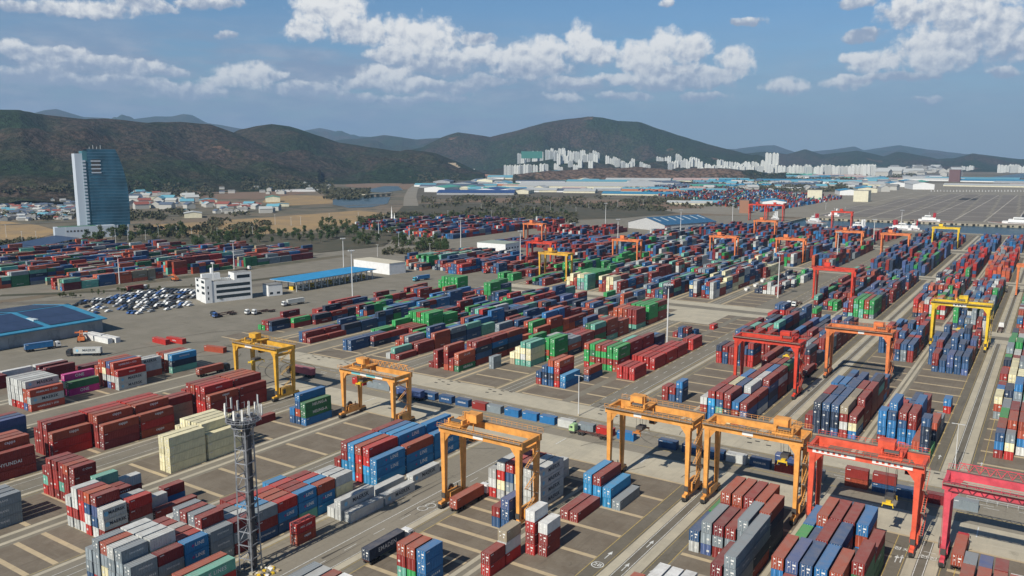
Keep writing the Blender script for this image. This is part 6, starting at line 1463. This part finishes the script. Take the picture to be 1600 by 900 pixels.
# ------------------------------------------------------------------ trees
def leaf_mat(name, a_, b_):
    m = bpy.data.materials.new(name); m.use_nodes = True; t = NT(m.node_tree); b = t.n['Principled BSDF']; b.inputs['Roughness'].default_value = .9; b.inputs['Specular IOR Level'].default_value = .2
    c = t.mix(t.ramp(t.noise(t.co('Object'), .6, 4, .7), .35, .65), a_, b_); t.l.new(c, b.inputs['Base Color']); return m
LEAF = [leaf_mat('pine_foliage', (.04, .075, .03), (.075, .11, .042)), leaf_mat('olive_foliage', (.10, .115, .045), (.06, .085, .035)), leaf_mat('bare_twigs', (.16, .115, .08), (.11, .085, .065))]
M_BARK = mat('bark', (.09, .065, .045), .95)
def tree_meshes(seed, kind):
    r = random.Random(seed); tr = MB(); H = r.uniform(7, 9)
    tr.cyl((0, 0, 0), (0, 0, H*.6), .22, M_BARK, 6, .12)
    for i in range(5):
        a = r.uniform(0, 6.3); z = H*r.uniform(.3, .55); tr.bar((0, 0, z), (1.6*math.cos(a), 1.6*math.sin(a), z+1.6), .12, M_BARK, w2=.05)
    c = MB(); lobes = [(r.uniform(-1.5, 1.5), r.uniform(-1.5, 1.5), H*r.uniform(.42, .95), r.uniform(.9, 1.7)) for _ in range(9)]
    n = 420 if kind < 2 else 260
    for i in range(n):
        lx, ly, lz, lr = r.choice(lobes); v = Vector((r.gauss(0, 1), r.gauss(0, 1), r.gauss(0, .8))).normalized()*lr*r.uniform(.55, 1.05)
        p = Vector((lx, ly, lz))+v; s = r.uniform(.22, .5) if kind < 2 else r.uniform(.08, .25)
        u = Vector((r.gauss(0, 1), r.gauss(0, 1), r.gauss(0, 1))).normalized(); w = u.cross(Vector((r.gauss(0, 1), r.gauss(0, 1), r.gauss(0, 1)))).normalized()
        c.poly([p-u*s-w*s*.6, p+u*s-w*s*.6, p+w*s], LEAF[kind])
    return tr.mesh('trunk'), c.mesh('crown')
TM = [(k, tree_meshes(i*7+k, k)) for i in range(3) for k in (0, 1, 2)]
rg = random.Random(15)
def grove(n, poly, where, grp, kinds=(0, 1), sc=(.8, 1.4)):
    xs = [p[0] for p in poly]; 
    for i in range(n):
        f = rg.random()*(len(poly)-1); k = int(f); u = f-k; (xa, ya, ta), (xb, yb, tb) = poly[k], poly[k+1]
        px = xa+(xb-xa)*u; py = ya+(yb-ya)*u+rg.uniform(-.5, .5)*(ta+(tb-ta)*u)
        x, y = gp(px, py); kd, (tm_, cm) = rg.choice([q for q in TM if q[0] in kinds]); s = rg.uniform(*sc)
        t = inst(tm_, ['pine_tree', 'round_tree', 'bare_tree'][kd], None, (x, y, .05), rg.uniform(0, 6)); t.scale = (s, s, s*rg.uniform(.9, 1.15)); inst(cm, 'crown', t)
        tag(t, f"{'tall' if s > (sc[0]+sc[1])/2 else 'low'} {['dark green pine', 'olive green tree', 'bare brown tree'][kd]} {where}, {['left', 'middle', 'right'][min(2, int(3*(px-xs[0])/(xs[-1]-xs[0]+1e-6)))]} part", 'tree', grp)
grove(120, [(500, 352, 18), (560, 368, 40), (640, 372, 40), (700, 395, 10)], 'in the belt between the far container rows', 'trees in the middle belt')
grove(85, [(300, 384, 14), (370, 376, 12), (450, 372, 18), (520, 372, 22)], 'in the belt beyond the west container rows', 'trees beyond the west rows')
grove(40, [(130, 378, 8), (180, 376, 14), (240, 372, 18), (290, 370, 14)], 'around the foot of the glass tower', 'trees by the tower', sc=(.9, 1.8))
grove(50, [(560, 352, 8), (640, 350, 10), (700, 344, 12), (800, 340, 14), (900, 335, 10)], 'along the scrub before the far halls', 'trees before the far halls', sc=(.8, 1.5))
grove(14, [(308, 468, 2), (345, 472, 2)], 'at the foot of the white office', 'shrubs by the office', (1,), (.3, .5)); grove(24, [(60, 470, 4), (180, 458, 4), (300, 450, 4)], 'on the verge by the west container rows', 'shrubs on the verge', (1,), (.25, .45))
# far woods and scrub: uncountable
def woods():
    V = []; F = []; r = np.random.RandomState(9)
    regs = [((0, 300), (190, 315), 1300, 9), ((0, 330), (300, 345), 900, 6), ((180, 288), (330, 312), 700, 9), ((200, 335), (420, 372), 420, 6), ((380, 285), (520, 300), 900, 9), ((500, 298), (576, 312), 600, 9), ((640, 262), (720, 285), 700, 10), ((660, 308), (1110, 330), 1500, 6), ((560, 335), (900, 350), 1300, 6), ((1050, 262), (1100, 276), 500, 12), ((1080, 272), (1330, 300), 2600, 9), ((1100, 300), (1250, 325), 900, 6), ((0, 375), (180, 392), 500, 4), ((1330, 262), (1440, 280), 700, 14), ((880, 262), (960, 272), 400, 11), ((600, 380), (700, 398), 260, 4)]
    k = 0
    for (a_, b_, n, s) in regs:
        cx = r.uniform(a_[0], b_[0], max(6, n//22)); cy = r.uniform(a_[1], b_[1], max(6, n//22))
        for i in range(n):
            j = r.randint(len(cx)); px = np.clip(cx[j]+r.normal(0, 9), a_[0], b_[0]); py = np.clip(cy[j]+r.normal(0, 1.5), a_[1], b_[1]); x, y = gp(px, py)
            if (px > 1190 and py > 300): continue
            z = hill_z(x, y); sz = s*r.uniform(.6, 1.2)
            if z > 25: continue
            for q in range(5):
                u = r.normal(0, 1, 3); u /= np.linalg.norm(u); w = np.cross(u, r.normal(0, 1, 3)); w /= np.linalg.norm(w)
                p = np.array([x+r.normal(0, sz*.25), y+r.normal(0, sz*.25), z+sz*r.uniform(.25, .8)]); h = sz*.38
                V += [tuple(p-u*h-w*h*.6), tuple(p+u*h-w*h*.6), tuple(p+w*h)]; F.append((k, k+1, k+2)); k += 3
    me = bpy.data.meshes.new('woodland'); me.from_pydata(V, [], F); me.materials.append(leaf_mat('woodland_foliage', (.045, .062, .028), (.115, .095, .062)))
    o = bpy.data.objects.new('woodland', me); link(o); tag(o, 'scattered dark woods and scrub on the plain before the hills', 'woodland', kind='stuff')
woods()

# ------------------------------------------------------------------ boats
M_HULL = mat('black_hull', (.03, .03, .035), .5); M_HRED = mat('red_funnel', (.42, .03, .04), .5)
def boat(px, py, L, rz, label, hull=M_HULL, fun=M_HRED, sc=1.0):
    x, y = gp(px, py, -2); t = empty('tugboat', (x, y, -2.5), rz, label, 'boat', 'boats moored in the basin')
    Wb = L*.28; pts = [(-L/2, -Wb*.42), (-L/2, Wb*.42), (-L*.2, Wb/2), (L*.25, Wb/2), (L*.42, Wb*.3), (L/2, 0), (L*.42, -Wb*.3), (L*.25, -Wb/2), (-L*.2, -Wb/2)]
    b = MB(); hh = [2.6, 2.6, 2.4, 2.8, 3.5, 3.9, 3.5, 2.8, 2.4]
    lo = [(p[0]*.95, p[1]*.8, 0) for p in pts]; hi = [(p[0], p[1], h) for p, h in zip(pts, hh)]
    for i in range(len(pts)): j = (i+1) % len(pts); b.poly([lo[j], lo[i], hi[i], hi[j]], hull)
    b.poly(hi[::-1], mat('deck_paint', (.30, .16, .12), .8)); b.obj('hull', t)
    b = MB(); b.box(-L*.2, L*.3, -Wb*.32, Wb*.32, 2.4, 5.6, M_WWALL); b.box(-L*.1, L*.22, -Wb*.26, Wb*.26, 5.6, 8.6, M_WWALL); b.box(L*.02, L*.16, -Wb*.2, Wb*.2, 8.6, 11.4, M_WWALL); b.obj('deckhouse', t)
    b = MB(); b.box(L*.01, L*.15, -Wb*.21, Wb*.21, 8.9, 9.8, M_GLASS); b.box(-L*.13, L*.221, -Wb*.33, Wb*.33, 3.6, 4.3, M_GLASS); b.obj('window', t)
    b = MB(); 
    for s in (-1, 1): b.cyl((-L*.06, s*Wb*.17, 8.5), (-L*.07, s*Wb*.17, 15), L*.035, fun, 10)
    b.obj('funnel', t); b = MB(); b.cyl((L*.06, 0, 10.2), (L*.06, 0, 16), .2, M_POLE, 6); b.bar((L*.06, -2, 13.5), (L*.06, 2, 13.5), .2, M_POLE); b.obj('mast', t)
    return t
boat(1403, 361, 60, R_(-8), 'white tug with red funnels against the near quay, the largest', M_WWALL); boat(1455, 348, 58, R_(185), 'black-hulled tug with white deckhouse and red funnel at the far quay'); boat(1345, 360, 46, R_(160), 'white boat with aerials between the red dockside gantry and the lamp mast', M_WWALL, M_WWALL); boat(1274, 349, 38, R_(150), 'small white boat with two red funnels left of the red dockside gantry', M_WWALL); boat(1305, 340, 34, R_(175), 'low white launch at the far quay left end', M_WWALL, M_WWALL); boat(1430, 362, 26, R_(180), 'small dark tug behind the large white tug'); boat(1212, 345, 26, R_(140), 'white launch under the red dockside gantries', M_WWALL, M_WWALL)
t = boat(1602, 352, 95, R_(178), 'white ship with red waterline at the right edge of the basin', M_WWALL, M_WWALL)

# ------------------------------------------------------------------ people
M_SKIN = mat('skin', (.45, .28, .2), .6)
def person(x, y, rz, shirt, label):
    me = bpy.data.meshes.new('person'); V = [(0,0,.95),(0,0,1.2),(0,0,1.42),(0,0,1.55),(0,0,1.68),(.12,0,.9),(.14,.05,.5),(.14,0,.08),(-.12,0,.9),(-.14,-.05,.5),(-.14,0,.08),(.22,0,1.4),(.28,.02,1.12),(.28,.1,.88),(-.22,0,1.4),(-.28,.02,1.12),(-.28,.1,.88)]
    E_ = [(0,1),(1,2),(2,3),(3,4),(0,5),(5,6),(6,7),(0,8),(8,9),(9,10),(2,11),(11,12),(12,13),(2,14),(14,15),(15,16)]
    R = [.16,.17,.15,.07,.11,.1,.075,.05,.1,.075,.05,.07,.05,.04,.07,.05,.04]
    me.from_pydata(V, E_, []); o = bpy.data.objects.new('person', me); link(o); o.location = (x, y, .1); o.rotation_euler = (0, 0, rz)
    md = o.modifiers.new('skin', 'SKIN'); sv = me.skin_vertices[0].data if me.skin_vertices else None
    if sv is None:
        bm = bmesh.new(); bm.from_mesh(me); bm.verts.layers.skin.verify(); bm.to_mesh(me); bm.free(); sv = me.skin_vertices[0].data
    for i, r in enumerate(R): sv[i].radius = (r, r)
    sv[0].use_root = True; o.modifiers.new('sub', 'SUBSURF').levels = 1; me.materials.append(shirt); tag(o, label, 'person', 'yard workers')
person(-25.3, 184.2, .3, mat('white_clothing', (.7, .7, .68), .8), 'person in white standing at the left in the lane left of the coral gantry foot'); person(-24.2, 184.0, -.4, mat('pale_clothing', (.6, .62, .6), .8), 'person in pale clothes standing at the right in the lane, coral gantry foot')

# tank containers and small crates in the mid yard
def tank(x, y, z, c, label):
    t = empty('tank_container', (x, y, z), 0, label, 'tank container', 'tank containers in the mid yard')
    b = MB(); b.cyl((0, .3, 1.3), (0, 5.8, 1.3), 1.1, c, 14); b.obj('tank', t); f = MB()
    for yy in (0, 6.0):
        for s in (-1.15, 1.15): f.bar((s, yy, 0), (s, yy, 2.5), .14, M_GALV)
        f.bar((-1.15, yy, 2.5), (1.15, yy, 2.5), .14, M_GALV); f.bar((-1.15, yy, .07), (1.15, yy, .07), .14, M_GALV)
    for s in (-1.15, 1.15):
        for zz in (.07, 2.5): f.bar((s, 0, zz), (s, 6, zz), .12, M_GALV)
    f.obj('frame', t)
for i, (px, py, z) in enumerate([(1179, 449, 0), (1190, 451, 0), (1190, 447, 2.6), (1204, 456, 0), (1220, 450, 0), (1220, 446, 2.6), (1232, 442, 2.6), (1232, 446, 0), (1165, 455, 0), (1315, 455, 0), (1413, 453, 0), (1316, 451, 2.6), (1055, 526, 0), (1063, 525, 0), (1070, 525, 0)]):
    x, y = gp(px, py); tank(x, y, .08+z, M_PLAC, f"{'upper' if z else 'ground-level'} white tank container, {ORD[i % 10]} {'right of the tall centre mast' if px < 1100 else 'by the mast left of the red gantry' if px < 1250 else 'at the end of the right-hand blocks'}")
# low guard fence beyond the crossroads at the right
t = empty('guard_rail', (-14, 244.8, .1), 0, 'low white guard rail beside the grey box, behind the pink gantry', 'fence')
for i in range(9): MB().bar((i*2.4, 0, 0), (i*2.4, 0, 1.3), .1, M_GALV).obj('post', t)
b = MB(); b.bar((0, 0, 1.3), (19.2, 0, 1.3), .1, M_GALV); b.bar((0, 0, .7), (19.2, 0, .7), .08, M_GALV); b.obj('rail', t)

# ------------------------------------------------------------------ haze: the air itself
if HAZE_DENS:
    b = MB(); mh_ = bpy.data.materials.new('haze_air'); mh_.use_nodes = True; nt = mh_.node_tree; nt.nodes.clear()
    o_ = nt.nodes.new('ShaderNodeOutputMaterial'); pv = nt.nodes.new('ShaderNodeVolumePrincipled'); pv.inputs['Density'].default_value = HAZE_DENS; pv.inputs['Color'].default_value = (.45, .70, 1.0, 1); pv.inputs['Anisotropy'].default_value = 0
    nt.links.new(pv.outputs[0], o_.inputs['Volume'])
    b.box(-26000, 12000, -600, 26000, -40, 1500, mh_); o = b.obj('haze', None); o['kind'] = 'stuff'; o['label'] = 'thin blue air haze over the plain and hills'
